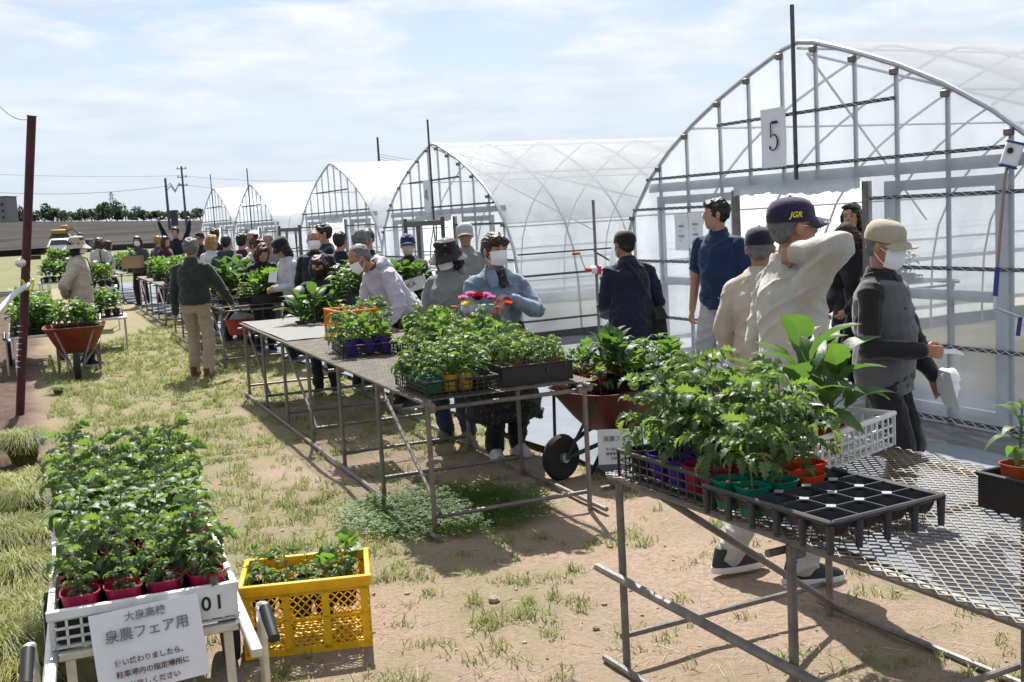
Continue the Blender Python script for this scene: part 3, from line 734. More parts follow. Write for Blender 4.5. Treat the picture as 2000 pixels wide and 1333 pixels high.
# lone dark crate in the grass
p = gp(70, 513); r = thing('grass_crate', 'small brown crate lying in the grass beyond the maroon post', 'crate', (p.x, p.y, 0), .3)
mb = MB(); mb.box((0, 0, .25), (.75, .6, .5), bev=.03); mb.build('body', mat('brown_crate', (.07, .035, .025), .8, .2, 5), r)
mb = MB(); mb.box((0, 0, .52), (.8, .65, .05)); mb.build('lid', mat('brown_crate', (.07, .035, .025)), r)
# maroon post with pale hose tied to it
POSTM = mat('maroon_painted_steel', (0.055, 0.008, 0.016), .5, .3, 6, .2, 40)
b = gp(36, 812); tpt = dp(62, 228, b.y - .1)
r = thing('fence_post', 'tall maroon steel post standing at the soil edge on the left', 'post', (b.x, b.y, 0))
mb = MB(); mb.tube([(0, 0, -.1), tuple(tpt - Vector((b.x, b.y, 0)))], .041, 12); mb.build('pole', POSTM, r)
mb = MB(); q = (tpt - Vector((b.x, b.y, 0))); mb.tube([q, q * 1.004], .046, 12); mb.build('cap', GREYP, r)
for i in range(8):
    k = .17 + .02 * i; mb = MB(); c = q * k; mb.tube([c + Vector((.045 * math.cos(a), .045 * math.sin(a), 0)) for a in np.linspace(0, 6.28, 13)], .003, 4); mb.build('wire_turn', ALU, r)
cl = dp(45, 513, b.y - .1)
r = thing('wall_lamp', 'shiny round clamp light fixed on the maroon post', 'lamp', (cl.x + .0, cl.y - .045, cl.z))
mb = MB(); mb.ell((0.01, -.03, 0), (.05, .05, .045)); mb.build('reflector', ALU, r)
mb = MB(); mb.tube([(0, 0, 0), (0, .05, 0)], .02, 8); mb.build('clamp', GREYP, r)
mb = MB(); mb.tube([(.03, -.03, -.02), (.07, -.04, -.07), (.09, -.04, -.15)], .006, 6); mb.build('cord', BLACKP, r)
h0 = dp(55, 556, b.y - .12); h1 = dp(-60, 652, b.y - 1.9)
mb = MB(); mb.tube([h0, h0.lerp(h1, .25) + Vector((0, 0, .02)), h0.lerp(h1, .6) - Vector((0, 0, .015)), h1], .026, 10)
tag(mb.build('hose', mat('pale_hose', (.55, .58, .6), .5, .1, 4)), 'pale grey hose strung from the maroon post out of the picture', 'hose')
mb = MB(); mb.tube([h0 + Vector((.05 * math.cos(a), .055 * math.sin(a), .05 * math.sin(2 * a))) for a in np.linspace(0, 12, 26)], .009, 6)
tag(mb.build('tie_tape', mat('yellow_tape', (.6, .5, .05), .6, .1, 6)), 'yellow tape tying the hose to the maroon post', 'tape')
wire(dp(0, 208, b.y), tpt + Vector((0, 0, -.01)), .06, .003, 'thin wire from the top of the maroon post out of the picture')
# ================================================================== greenhouses
S5 = 6.96
PROF = [(0, 2.93), (.18, 2.90), (.4, 2.83), (.7, 2.73), (1.05, 2.60), (1.45, 2.42), (1.85, 2.20), (2.2, 1.95), (2.5, 1.63), (2.7, 1.28), (2.80, .85), (2.83, .4), (2.84, 0)]
def arch_z(x):
    x = abs(x)
    for (a, h), (b, k) in zip(PROF, PROF[1:]):
        if a <= x <= b: return h + (k - h) * (x - a) / (b - a)
    return 0
FULL = [(-x, z) for x, z in PROF[::-1]] + PROF[1:]
FILM_R = filmmat('roof_film', 0.13, (0.70, 0.735, 0.775), .66)
FILM_S = filmmat('side_film', 0.32, (0.74, 0.78, 0.83))
DOORX = (-.85, .72); DOORZ = 1.79
MULL = (-2.5, -2.0, -1.55, -1.04, -.63, -.2, .2, .62, 1.03, 1.49, 2.0, 2.45)
def greenhouse(X, b, label, L, detail, zs=1.0, ws=1.0, ystake=.22):
    r = thing('greenhouse', label, 'greenhouse', ghp(S5 - X, b), GA - math.pi, 'plastic tunnel greenhouses in a row')
    r.scale = (ws, 1, zs)
    k = 1.006
    pts = [p for p in FULL if p[1] >= 1.62]; lo = [[p for p in FULL if p[1] <= 1.64 and p[0] * sgn > 0] for sgn in (-1, 1)]
    ny = int(L / .5) + 1
    def sheet(pp, nm, m):
        mb = MB(); P = []
        for j in range(ny):
            y = L * j / (ny - 1); sag = 1.0 if j % 2 == 0 else .9975
            P.append([(x * k * sag, y, z * k * (sag if z > .1 else 1)) for x, z in pp])
        mb.grid(P); return mb.build(nm, m, r)
    sheet(pts, 'roof_film', FILM_R)
    for pp in lo: sheet(pp, 'side_film', FILM_S)
    # end walls
    def endwall(y, nm, door):
        mb = MB(); xs = sorted(set([-2.84 + 5.68 * i / 40 for i in range(41)] + [DOORX[0], DOORX[1]]))
        for a, c in zip(xs, xs[1:]):
            m_ = (a + c) / 2; z0 = DOORZ if (door and DOORX[0] < m_ < DOORX[1]) else 0.02
            n_ = 8
            mb.grid([[(a, y, z0 + (arch_z(a) - z0) * i / n_), (c, y, z0 + (arch_z(c) - z0) * i / n_)] for i in range(n_ + 1)])
        return mb.build(nm, FILM_E, r)
    endwall(-.012, 'end_film', True)
    endwall(L, 'rear_film', False)
    # arch ribs
    mb = MB(); mb.tube([(x * .995, 0, z * .995) for x, z in FULL], .0135, 6); rib = mb.mesh('rib', GALV)
    mb = MB(); mb.tube([(x * 1.0, 0, z * 1.0) for x, z in FULL], .021, 8); fr = mb.mesh('front_arch', GALV)
    link('front_arch', fr, r, Matrix.Translation((0, 0.01, 0)))
    step = .9 if detail > 1 else 1.5
    y = step
    while y < L: link('rib', rib, r, Matrix.Translation((0, y, 0))); y += step
    # purlins and brace pipes
    for (x, z) in ((0, 2.88), (-1.45, 2.38), (1.45, 2.38), (-2.47, 1.6), (2.47, 1.6), (-2.78, .85), (2.78, .85)):
        mb = MB(); mb.tube([(x, 0, z), (x, L, z)], .011, 6); mb.build('purlin', GALV, r)
    for sg in (-1, 1):
        mb = MB(); mb.tube([(0, .1, 2.84), (sg * 2.6, 4.2, 1.35)], .012, 6); mb.build('diagonal_brace', GALV, r)
        for yy in (L * .25, L * .5, L * .75):
            if detail > 1: mb = MB(); mb.tube([(sg * 2.2, yy, 1.93), (0, yy, 1.98)], .011, 6); mb.build('tie_bar', GALV, r)
    # end wall mullions and channel bars
    for x in MULL:
        z1 = arch_z(x) - .02; z0 = DOORZ + .03 if DOORX[0] < x < DOORX[1] else 0
        if abs(x) > .1:
            mb = MB(); mb.box((x, .004, (z0 + z1) / 2), (.028, .02, z1 - z0)); mb.build('mullion', GALV, r, smooth=False)
            if detail > 1:
                mb = MB(); mb.box((x, -.02, z1 - .03), (.06, .05, .05), bev=.008); mb.build('clamp', PIPE, r)
    for z, x0, x1 in ((2.37, -1.04, 1.03), (1.95, -2.2, 2.2), (1.66, -2.46, -.9), (1.66, .76, 2.46), (1.15, -2.74, -.9), (1.15, .76, 2.74), (.60, -2.8, -.9), (.60, .76, 2.8), (.08, -2.83, -.9), (.08, .76, 2.83)):
        mb = MB(); mb.box(((x0 + x1) / 2, -.024, z), (x1 - x0, .02, .026)); bar = mb.build('channel_bar', PIPE_D, r, smooth=False)
        if detail > 2:
            n_ = int((x1 - x0) / .045); mb = MB()
            mb.tube([(x0 + (x1 - x0) * i / n_, -.036, z + (.011 if i % 2 else -.011)) for i in range(n_ + 1)], .0025, 4); mb.build('spring_wire', ALU, bar)
    # door frame, sliding door rail behind the film, door leaves slid aside
    for x in DOORX:
        mb = MB(); mb.box((x, .005, DOORZ / 2), (.055, .05, DOORZ)); mb.build('door_post', PIPE, r, smooth=False)
    mb = MB(); mb.box((0, .09, 1.865), (4.6, .05, .085)); mb.build('door_rail', GALV, r, smooth=False)
    for x0, x1 in ((-2.15, -.98), (.86, 1.85)):
        for x in (x0, x1):
            mb = MB(); mb.box((x, .1, .92), (.085, .035, 1.72)); mb.build('door_stile', GALV, r, smooth=False)
        for z in (.12, .95, 1.74):
            mb = MB(); mb.box(((x0 + x1) / 2, .1, z), (x1 - x0 - .09, .03, .075)); mb.build('door_bar', GALV, r, smooth=False)
    # ragged film flap at the door head
    mb = MB(); mb.plate([[(DOORX[0] + .02 + 1.53 * i / 30, -.03 - .012 * math.sin(i * 1.3), zz + (.008 * math.sin(i * .9) + .008 * math.sin(i * 2.3) + .012 * math.sin(i * .23) if q == 0 else 0)) for i in range(31)] for q, zz in enumerate((1.73, 1.82))], .002); mb.build('door_flap', FILM_R, r)
    # base boards, side rails, roll-up bars
    for sg in (-1, 1):
        mb = MB(); mb.box((sg * 2.87, L / 2, .06), (.025, L, .16)); mb.build('base_board', PIPE_D, r, smooth=False)
        for x, z, rr in ((2.84, 1.22, .013), (2.85, .92, .017), (2.875, .30, .016)):
            mb = MB(); mb.tube([(sg * x, .0, z), (sg * x, L, z)], rr, 6); mb.build('roll_bar', PIPE_D, r)
    # ridge stake
    if ystake: mb = MB(); mb.box((0, -.045, 2.53), (.024, .024, 1.16 + ystake)); mb.build('ridge_stake', PIPE_D, r, smooth=False)
    return r
G5 = greenhouse(0, 0, 'nearest large plastic greenhouse with number 5 sheet and open doorway', 16, 3)
G4 = greenhouse(-8.3, .25, 'second plastic greenhouse with its long clear side wall in view', 20, 2, .95, .93, .4)
G3 = greenhouse(-14.5, .6, 'third plastic greenhouse behind the crowd without a ridge stake', 20, 1, .985, 1.0, 0)
G2 = greenhouse(-21.0, .5, 'fourth small looking plastic greenhouse left of the third', 20, 1, .95, .93, .5)
G1 = greenhouse(-26.8, .75, 'farthest plastic greenhouse at the left end of the row', 20, 1, 1.0, 1.0, .5)
# details on the second greenhouse
for a, b in (((2.9 , 1.1, 1.2), (2.95, 2.8, .12)), ((2.9, 4.4, 1.2), (2.95, 2.9, .12)), ((2.9, 4.4, 1.2), (2.95, 7.2, .12)), ((2.9, 8.6, 1.2), (2.95, 7.4, .12))):
    mb = MB(); mb.tube([a, b], .012, 5); mb.build('press_cord', BLACKP, G4)
# loose white film gathered at the left front corner of greenhouse 5
mb = MB(); mb.loft([((-2.88, -.06, .05), .03, .03), ((-2.93, -.08, .3), .09, .05), ((-2.97, -.1, .55), .06, .04), ((-2.9, -.08, .9), .045, .03), ((-2.82, -.05, 1.3), .035, .025), ((-2.66, -.04, 1.55), .012, .012)], 10); mb.build('gathered_film', FILM_R, G5)
mb = MB(); mb.plate([[(-3.0 - .12 * i, -.05 + .25 * i + .04 * math.sin(j * 1.7), .75 - .3 * i / 4 + (.62 - .1 * i) * j / 6 - .6) for j in range(7)] for i in range(5)], .003); mb.build('loose_sheet', FILM_S, G5)
# winder pole between greenhouses 4 and 5
p = dp(1170, 640, 12.6); t = dp(1170, 390, 12.6)
r = thing('winder_pole', 'thin grey pole with red winder box between the second and nearest greenhouse', 'pole', (p.x, 12.6, 0))
mb = MB(); mb.tube([(0, 0, 0), (0, 0, t.z)], .017, 8); mb.build('pole', PIPE, r)
c = dp(1172, 526, 12.6); REDP = mat('red_plastic', (.45, .03, .03), .45, .1, 6)
mb = MB(); mb.tube([(.005, -.05, c.z), (.05, -.05, c.z)], .055, 14); mb.build('winder_box', REDP, r)
mb = MB(); mb.tube([(-.06, -.05, c.z), (.005, -.05, c.z)], .045, 12); mb.build('winder_gear', ALU, r)
mb = MB(); mb.tube([(-.06, -.05, c.z), (-.13, -.06, c.z + .01)], .022, 8); mb.build('hub', REDP, r)
mb = MB(); mb.tube([(-.13, -.06, c.z + .01), (-.19, -.07, c.z + .2)], .008, 6); mb.build('crank', GALV, r)
mb = MB(); mb.tube([(-.19, -.07, c.z + .2), (-.27, -.14, c.z + .2)], .016, 8); mb.build('handle', REDP, r)
# crank winder hanging at the right end of greenhouse 5
def wl5(x, y, z): return G5.matrix_basis @ Vector((x, y, z))
Gm = Matrix.Translation(G5.location) @ Matrix.Rotation(GA - math.pi, 4, 'Z')
yd = 7.04
r = thing('crank_winder', 'white winder box with blue edges and long crank rod at the right', 'winder', tuple(dp(1976, 302, yd)), R(-20))
o_ = dp(1976, 302, yd); BLUEP = mat('blue_grip', (.03, .04, .22), .5, .1, 6)
rot = Euler((0, R(18), 0))
mb = MB(); mb.box((0, 0, 0), (.105, .09, .15), rot, .01); mb.build('box', WHITEP, r)
for s_ in (-1, 1):
    mb = MB(); c = rot.to_matrix() @ Vector((0, 0, s_ * .078)); mb.box(c, (.112, .096, .012), rot, .003); mb.build('blue_edge', BLUEP, r)
mb = MB(); c = rot.to_matrix() @ Vector((-.02, -.045, .02)); mb.tube([c, c + Vector((0, -.02, 0))], .019, 12); mb.build('knob', BLACKP, r)
inv = Matrix.Rotation(R(20), 3, 'Z')
def rel(px_, py_): return inv @ (dp(px_, py_, yd) - o_)
mb = MB(); mb.tube([rel(1967, 328), rel(1962, 350), rel(1948, 522)], .010, 8); mb.build('rod', mat('copper_rod', (.28, .2, .17), .4, .1, 10, metal=.6), r)
mb = MB(); mb.tube([rel(1948, 522), rel(1944, 578)], .016, 10); mb.build('blue_sleeve', BLUEP, r)
mb = MB(); mb.tube([rel(1944, 578), rel(1942, 600), rel(1960, 607), rel(1992, 619)], .009, 8); mb.build('crank', ALU, r)
mb = MB(); mb.tube([rel(1993, 619), rel(1988, 656)], .014, 10); mb.build('grip', BLUEP, r)
# number sheet
def sheet_on_wall(name, label, cat, x0, x1, z0, z1, y, curl=.01):
    r = thing(name, label, cat, tuple(Gm @ Vector(((x0 + x1) / 2, y, (z0 + z1) / 2))), GA - math.pi)
    w, h = x1 - x0, z1 - z0
    mb = MB(); mb.plate([[(-w / 2 + w * i / 8, -.004 * math.cos(i * .8) - curl * (j / 8 - .5) ** 2 * 4 * (1 if i > 5 else .4), -h / 2 + h * j / 8) for j in range(9)] for i in range(9)], .0012); mb.build('paper', PAPER, r)
    return r, w, h
r, w, h = sheet_on_wall('number_sheet', 'white paper sheet with the number 5 above the greenhouse doorway', 'sign', -.395, -.085, 1.955, 2.435, -.06)
# the figure 5 with thick and thin strokes
mb = MB(); q = -.012
mb.box((.022, q, .125), (.075, .002, .022)); mb.box((-.028, q, .065), (.012, .002, .125))
pts = [(-.028 + 0, .01), (0, .028), (.03, .022), (.052, -.005), (.057, -.04), (.045, -.075), (.015, -.1), (-.02, -.1), (-.043, -.078)]
wd = [.006, .008, .012, .019, .022, .018, .010, .008, .014]
for (a, b), (c, d_), w0, w1 in zip(pts, pts[1:], wd, wd[1:]):
    t_ = Vector((c - a, 0, d_ - b)).normalized(); n_ = Vector((-t_.z, 0, t_.x))
    A = Vector((a, q - .001, b)); B = Vector((c, q - .001, d_)); mb.add([A - n_ * w0 / 2, A + n_ * w0 / 2, B + n_ * w1 / 2, B - n_ * w1 / 2], [(0, 1, 2, 3)])
mb.ell((-.04, q, -.076), (.013, .002, .013), None, 10, 6); mb.build('numeral', INK, r)
# two posters left of the door
for nm, x0, x1, z0, z1, lb in (('notice_sheet', -1.70, -1.48, 1.26, 1.60, 'left paper notice taped on the greenhouse end beside the doorway'), ('notice_sheet', -1.475, -1.26, 1.28, 1.61, 'right paper notice taped on the greenhouse end behind the man in blue polo')):
    r, w, h = sheet_on_wall(nm, lb, 'notice', x0, x1, z0, z1, -.055)
    for zz, ww in ((.06, .09), (.015, .03), (-.035, .09), (-.075, .03)):
        mb = MB(); 
        for i in range(int(ww / .018)): mb.box((-.04 + i * .018 + (.02 if ww < .05 else 0), -.012, zz), (.012, .001, .014 + .004 * (i % 3)))
        mb.build('print_line', INK_G, r, smooth=False)
# small number sheet on greenhouse 4
p = G4.location; r = thing('number_sheet', 'faint paper sheet on the second greenhouse gable beside the stake', 'sign', tuple(ghp(S5 + 8.3 + .17, .25 - .06, 2.02)), GA - math.pi)
mb = MB(); mb.plate([[(-.13, 0, -.24), (-.13, 0, .24)], [.13 and (0, -.004, -.24), (0, -.004, .24)], [(.13, 0, -.24), (.13, 0, .24)]], .0015); mb.build('paper', PAPER, r)
mb = MB(); mb.box((.02, -.012, .02), (.02, .002, .16)); mb.box((-.03, -.012, -.01), (.1, .002, .015)); mb.box((-.03, -.0125, .05), (.015, .002, .1), Euler((0, .5, 0))); mb.build('numeral', INK_G, r)
# trellis bars at the doorways of greenhouses 4 and 3
TR = mat('trellis_bar', (.09, .085, .08), .6, .2, 8)
for X, b, lb in ((-8.3, .25, 'dark rail and trellis rack standing in the doorway of the second greenhouse'), (-14.0, -.25, 'dark rail rack standing in front of the third greenhouse doorway')):
    r = thing('door_rack', lb, 'rack', ghp(S5 - X, b - .22), GA - math.pi)
    mb = MB(); mb.box((0, 0, 1.62), (1.55, .04, .07)); mb.build('rail', TR, r, smooth=False)
    for x in (-.74, .74):
        mb = MB(); mb.box((x, 0, .85), (.045, .045, 1.7)); mb.build('post', TR, r, smooth=False)
    for x in (-.2, .45):
        for s_ in (-1, 1):
            mb = MB(); mb.tube([(x + s_ * .05, 0, 1.6), (x - s_ * .05, 0, .5)], .011, 5); mb.build('trellis_strut', TR, r)
    for z in (.5, .8, 1.2):
        mb = MB(); mb.tube([(-.72, 0, z), (.72, 0, z)], .008, 5); mb.build('cross_wire', TR, r)
# ================================================================== benches
def expanded_metal(L, W, lw=.036, sw=.0165):
    nxp = int(L / (lw / 2)) + 1; ns = int(W / sw); V = []; F = []
    i = np.arange(nxp)
    for j in range(ns):
        s = np.where((i + j) % 2 == 0, 1, -1)
        xx = (j + .5) * sw + s * sw * .46; yy = i * lw / 2; tilt = s * .0012
        a = np.stack([xx - .0016, yy, .0008 + tilt], -1); b = np.stack([xx + .0016, yy, .0022 + tilt], -1)
        c = np.stack([xx + .0014, yy, -.0018 + tilt], -1); d = np.stack([xx - .0018, yy, -.0022 + tilt], -1)
        o = len(V) * 0 + sum(len(v) for v in V); q = np.stack([a, b, c, d], 1).reshape(-1, 3); V.append(q)
        st = o + i[:-1] * 4
        for k in range(4): F.append(np.stack([st + k, st + (k + 1) % 4, st + 4 + (k + 1) % 4, st + 4 + k], -1))
    return npmesh('mesh_panel', np.concatenate(V), np.concatenate(F), EXPM)
EXPM = mat('expanded_steel', (0.13, 0.12, 0.105), .65, .25, 9, metal=.1, col2=(0.26, 0.235, 0.20))
PANEL = expanded_metal(1.92, .98)
def bench(label, x, y, ang, W, L, H, n, group='pipe benches', back=0.0, braces=True, midrail=False, panels=True, solid=0):
    r = thing('pipe_bench', label, 'bench', (x, y, 0), ang - math.pi / 2, group)
    ys = [back + (L - back) * i / (n - 1) for i in range(n)]
    T = H - .03
    for sx in (0, W):
        for yy in ys:
            mb = MB(); mb.tube([(sx, yy, -.02), (sx, yy, T - .012)], .0145, 8); lg = mb.build('leg', PIPE, r)
            mb = MB(); mb.box((sx + (.018 if sx == 0 else -.018), yy, T - .028), (.05, .042, .05), bev=.006); mb.build('clamp', PIPE, lg)
        mb = MB(); mb.tube([(sx, back - .08, T), (sx, L + .06, T)], .0155, 8); mb.build('top_rail', PIPE, r)
        sg = -1 if sx == 0 else 1
        mb = MB(); mb.tube([(sx + sg * .032, back - .14, .03), (sx + sg * .032, L + .1, .022)], .0145, 8); mb.build('ground_rail', PIPE, r)
    for i, yy in enumerate(ys):
        mb = MB(); mb.tube([(-.06, yy + .032, T - .036), (W + .06, yy + .032, T - .036)], .0125, 8); mb.build('top_crossbar', PIPE, r)
        zz = .1 + .02 * (i % 2); mb = MB(); mb.tube([(0, yy + .03, zz), (W, yy + .03, zz)], .0125, 8); mb.build('low_crossbar', PIPE, r)
    if midrail:
        mb = MB(); mb.tube([(-.035, L + .12, .37), (-.035, back - .1, .33)], .0165, 8); mb.build('mid_rail', PIPE, r)
    if braces:
        for k, (i, sx) in enumerate(((0, 0), (2, W), (3, 0), (5, W), (5, 0))):
            if i + 1 < n:
                a, b_ = (ys[i], ys[i + 1])
                if k % 2: a, b_ = b_, a
                o = .034 if sx == 0 else -.034
                mb = MB(); mb.tube([(sx + o, a, .12), (sx + o, b_, T - .06)], .0115, 8); mb.build('brace', PIPE, r)
    np_ = max(1, round((L - back) / 1.92)); k = (L - back + .1) / np_ / 1.92
    for i in range(np_):
        o = link('mesh_panel', PANEL, r, Matrix.Translation((-.05, back - .05 + i * 1.92 * k, H - .008 + .002 * (i % 2))) @ Matrix.Diagonal(((W + .1) / .98, k, 1, 1)))
        tag(o, kind='stuff')
    return r
def bm(r): return Matrix.Translation(r.location) @ Matrix.Rotation(r.rotation_euler.z, 4, 'Z')
T2 = bench('long pipe bench with mesh top in the middle, its far half empty', -.467, 5.703, 1.968, .93, 5.77, .755, 7, back=0)
T3 = bench('pipe bench with expanded mesh top cut off by the right picture edge', .366, 3.849, 2.029, .98, .02, .755, 4, back=-2.75, braces=False, midrail=True)
mb = MB(); mb.tube([(.03, -.22, .70), (.95, -.06, .06)], .0135, 8); mb.build('brace', PIPE, T3)
T0 = bench('pipe bench behind the green jacket man loaded with dark trays', -3.55, 13.4, 1.975, .93, 5.2, .755, 6)
TX = bench('far pipe bench carrying bright seedlings in front of the cardboard box', -6.35, 20.1, 1.975, .95, 5.0, .755, 5)
TL = bench('low far bench of seedlings behind the woman in white', -9.6, 27.2, 2.0, 1.0, 6.0, .755, 5)
TI = bench('bench inside the nearest greenhouse seen through its doorway', 3.75, 10.8, R(116.2), .9, 3.4, .78, 4)
MT2, MT3, MT0, MTX, MTL, MTI = bm(T2), bm(T3), bm(T0), bm(TX), bm(TL), bm(TI)

# ================================================================== trays and crates
CRATES = {}
def crate_parts(key, w, d, h, m, nx, ny, nz, bar=.0035, rim=.009, solid=False, rim_h=None, lat=None):
    "list of (part name, mesh) for a lattice crate, origin at its base centre"
    if key in CRATES: return CRATES[key]
    P = []; rh = rim_h or rim * 1.4
    mb = MB()
    for s in (-1, 1):
        mb.box((0, s * d / 2, h - rh / 2), (w + rim * 2, rim * 1.5, rh), bev=.003); mb.box((s * w / 2, 0, h - rh / 2), (rim * 1.5, d - rim * 1.4, rh * .98), bev=.003)
    P.append(('rim', mb.mesh('rim', m)))
    mb = MB()
    for i in range(9): mb.box((0, -d / 2 + d * (i + .5) / 9, .004), (w * .98, d / 9 * .55, .005))
    for i in range(4): mb.box((-w / 2 + w * (i + .5) / 4, 0, .0035), (.012, d * .97, .003))
    P.append(('base', mb.mesh('base', m, False)))
    for ax in (0, 1):
        for s in (-1, 1):
            mb = MB(); Lx = w if ax == 0 else d; nn = nx if ax == 0 else ny; off = (d if ax == 0 else w) / 2
            def put(c, z, lx, lz):
                if ax == 0: mb.box((c, s * off, z), (lx, bar, lz))
                else: mb.box((s * off, c, z), (bar, lx, lz))
            if solid: put(0, (h - rh) / 2 + .001, Lx, h - rh)
            elif lat:
                for i in range(4): put(-Lx / 2 + Lx * i / 3 * .92 + Lx * .04, h * .5, Lx * .06, h * .9)
                for z_ in (h * .05, h * .48, h * .86): put(0, z_, Lx, h * (.10 if z_ < h * .1 or z_ > h * .8 else .035))
                n_ = nn
                for i in range(-n_, n_ * 2):
                    for sl in (-1, 1):
                        x0 = -Lx / 2 + Lx * i / n_; dz = h * .78; x1 = x0 + sl * dz; z0, z1 = h * .08, h * .86
                        # clip the diagonal strip to the panel
                        a0, a1 = 0.0, 1.0
                        if sl > 0: a0 = max(a0, (-Lx / 2 - x0) / dz); a1 = min(a1, (Lx / 2 - x0) / dz)
                        else: a0 = max(a0, (x0 - Lx / 2) / dz); a1 = min(a1, (x0 + Lx / 2) / dz)
                        if a1 - a0 < .02: continue
                        p0 = (x0 + (x1 - x0) * a0, z0 + (z1 - z0) * a0); p1 = (x0 + (x1 - x0) * a1, z0 + (z1 - z0) * a1)
                        c = ((p0[0] + p1[0]) / 2, (p0[1] + p1[1]) / 2); ln = math.hypot(p1[0] - p0[0], p1[1] - p0[1]); an = math.atan2(p1[1] - p0[1], p1[0] - p0[0])
                        if ax == 0: mb.box((c[0], s * (off - .001 * sl), c[1]), (ln, bar, .0042), Euler((0, -an, 0)))
                        else: mb.box((s * (off - .001 * sl), c[0], c[1]), (bar, ln, .0042), Euler((an, 0, 0)))
            else:
                for i in range(nn + 1): put(-Lx / 2 + Lx * i / nn, (h - rh) / 2 + .002, bar * (1.6 if i not in (0, nn) else 3), h - rh)
                for j in range(nz + 1): put(0, .004 + (h - rh - .004) * j / nz, Lx * .999, bar * 1.5)
            P.append(('side', mb.mesh('side', m, False)))
    CRATES[key] = P; return P
def crate(key, name, label, cat, M, group=None, **kw):
    parts = crate_parts(key, **kw) if kw else CRATES[key]
    r = thing(name, label, cat, (0, 0, 0), 0, group); r.matrix_basis = M
    for nm, me in parts: link(nm, me, r)
    return r
crate_parts('black', .56, .40, .085, BLACKP, 14, 10, 3)
crate_parts('blackdeep', .60, .42, .11, BLACKP, 1, 1, 1, solid=True)
crate_parts('slotted', .54, .40, .10, GREYP, 12, 9, 3)
crate_parts('white', .56, .38, .13, WHITEP, 13, 9, 3, bar=.005, rim=.012)
crate_parts('cartwhite', .53, .38, .12, WHITEP, 13, 9, 3, bar=.005, rim=.013, rim_h=.03)
crate_parts('yellow', .50, .36, .30, YELLOWP, 15, 11, 1, bar=.004, rim=.014, lat=True, rim_h=.045)
crate_parts('orange', .46, .34, .24, ORANGEP, 12, 9, 1, bar=.006, rim=.012)

# ================================================================== plants
def leaflet(L, W, fold=.25, droop=.3, n=6, serr=0.0, seed=0, tip=1.0):
    rs = random.Random(seed); V = []; F = []
    for i in range(n + 1):
        t = i / n; w = W * (math.sin(math.pi * min(1, t * .93 + .06)) ** .75) * (1 - .25 * t) * (1 + serr * (1 if i % 2 else -.7))
        if i == n: w = W * .02
        zc = -droop * L * t * t + .08 * L * math.sin(t * 3.1); y = L * t * (1 - .12 * droop * t)
        wob = .05 * W * (rs.random() - .5)
        V += [(-w, y + w * .12 * serr * 6, zc + fold * w + wob), (0, y, zc), (w, y + w * .12 * serr * 6, zc + fold * w - wob)]
    for i in range(n): a = i * 3; F += [(a, a + 1, a + 4, a + 3), (a + 1, a + 2, a + 5, a + 4)]
    return V, F
def xf(VF, M): return [tuple(M @ Vector(v)) for v in VF[0]], VF[1]
def addleaf(mb, VF, M):
    o = len(mb.v); mb.add(*xf(VF, M))
    for i in range(1, len(VF[0]), 3): mb.rib[o + i] = 1
def tomato_leaf(seed, L=.17):
    rs = random.Random(seed); mb = MB(); st = MB()
    pts = []
    dr = rs.uniform(.25, .6)
    for i in range(6): t = i / 5; pts.append(Vector((rs.uniform(-.004, .004), L * t * (1 - .15 * t), .25 * L * t - dr * L * t * t)))
    mb.tube(pts, [.0022, .002, .0018, .0015, .0012, .0008], 4, False)
    for t, sc in ((.34, .42), (.56, .55), (.78, .5)):
        i = int(t * 5); p = pts[i].lerp(pts[i + 1], t * 5 - i)
        for sg in (-1, 1):
            M = Matrix.Translation(p) @ Euler((rs.uniform(-.5, .1), sg * rs.uniform(-.1, .5), -sg * R(rs.uniform(50, 72)))).to_matrix().to_4x4()
            addleaf(mb, leaflet(L * sc * .95, L * sc * .25, .35, rs.uniform(.3, .8), 9, .42, rs.randint(0, 999)), M)
        if rs.random() < .6:
            for sg in (-1, 1):
                M = Matrix.Translation(p - Vector((0, L * .09, 0))) @ Euler((0, 0, -sg * 1.2)).to_matrix().to_4x4()
                addleaf(mb, leaflet(L * .14, L * .05, .2, .3, 3, .15, 1), M)
    M = Matrix.Translation(pts[-1]) @ Euler((-.5 - dr * .5, 0, rs.uniform(-.2, .2))).to_matrix().to_4x4()
    addleaf(mb, leaflet(L * .5, L * .15, .3, .5, 9, .42, seed), M)
    return mb
def petiole_leaf(seed, L, W, pet, droop, fold=.22, serr=.0, n=7):
    rs = random.Random(seed); mb = MB(); mb.tube([(0, 0, 0), (0, pet * .6, pet * .12), (0, pet, pet * .1)], [.0026, .002, .0016], 4, False)
    M = Matrix.Translation((0, pet * .97, pet * .1)) @ Euler((rs.uniform(-.35, .0), rs.uniform(-.2, .2), 0)).to_matrix().to_4x4()
    addleaf(mb, leaflet(L, W, fold, droop, n, serr, seed), M); return mb
def broad_leaf(seed, S, pet):
    rs = random.Random(seed); mb = MB(); mb.tube([(0, 0, 0), (0, pet * .6, pet * .2), (0, pet, pet * .22)], [.0025, .002, .0016], 4, False)
    c = Vector((0, pet, pet * .22)); n = 20; V = [c]; t = rs.uniform(-.3, .1)
    for j, k in ((0, .55), (1, 1)):
        for i in range(n):
            a = -math.pi * .46 + i / (n - 1) * math.pi * 1.92 - math.pi / 2 * 0
            th = a + math.pi * .0
            r = S * k * (.8 + .2 * math.cos(5 * (th - math.pi / 2))) * (1 + .06 * (rs.random() - .5))
            zz = (.16 * S * k * math.cos(2.5 * th) - .22 * S * k * k) + .05 * S * (rs.random() - .5)
            V.append(c + Vector((r * math.cos(th + .0), r * math.sin(th) + S * .35 * k, zz)))
    F = []
    for i in range(n - 1): F += [(0, 1 + i, 2 + i), (1 + i, 1 + n + i, 2 + n + i, 2 + i)]
    mb.add(V, F); return mb
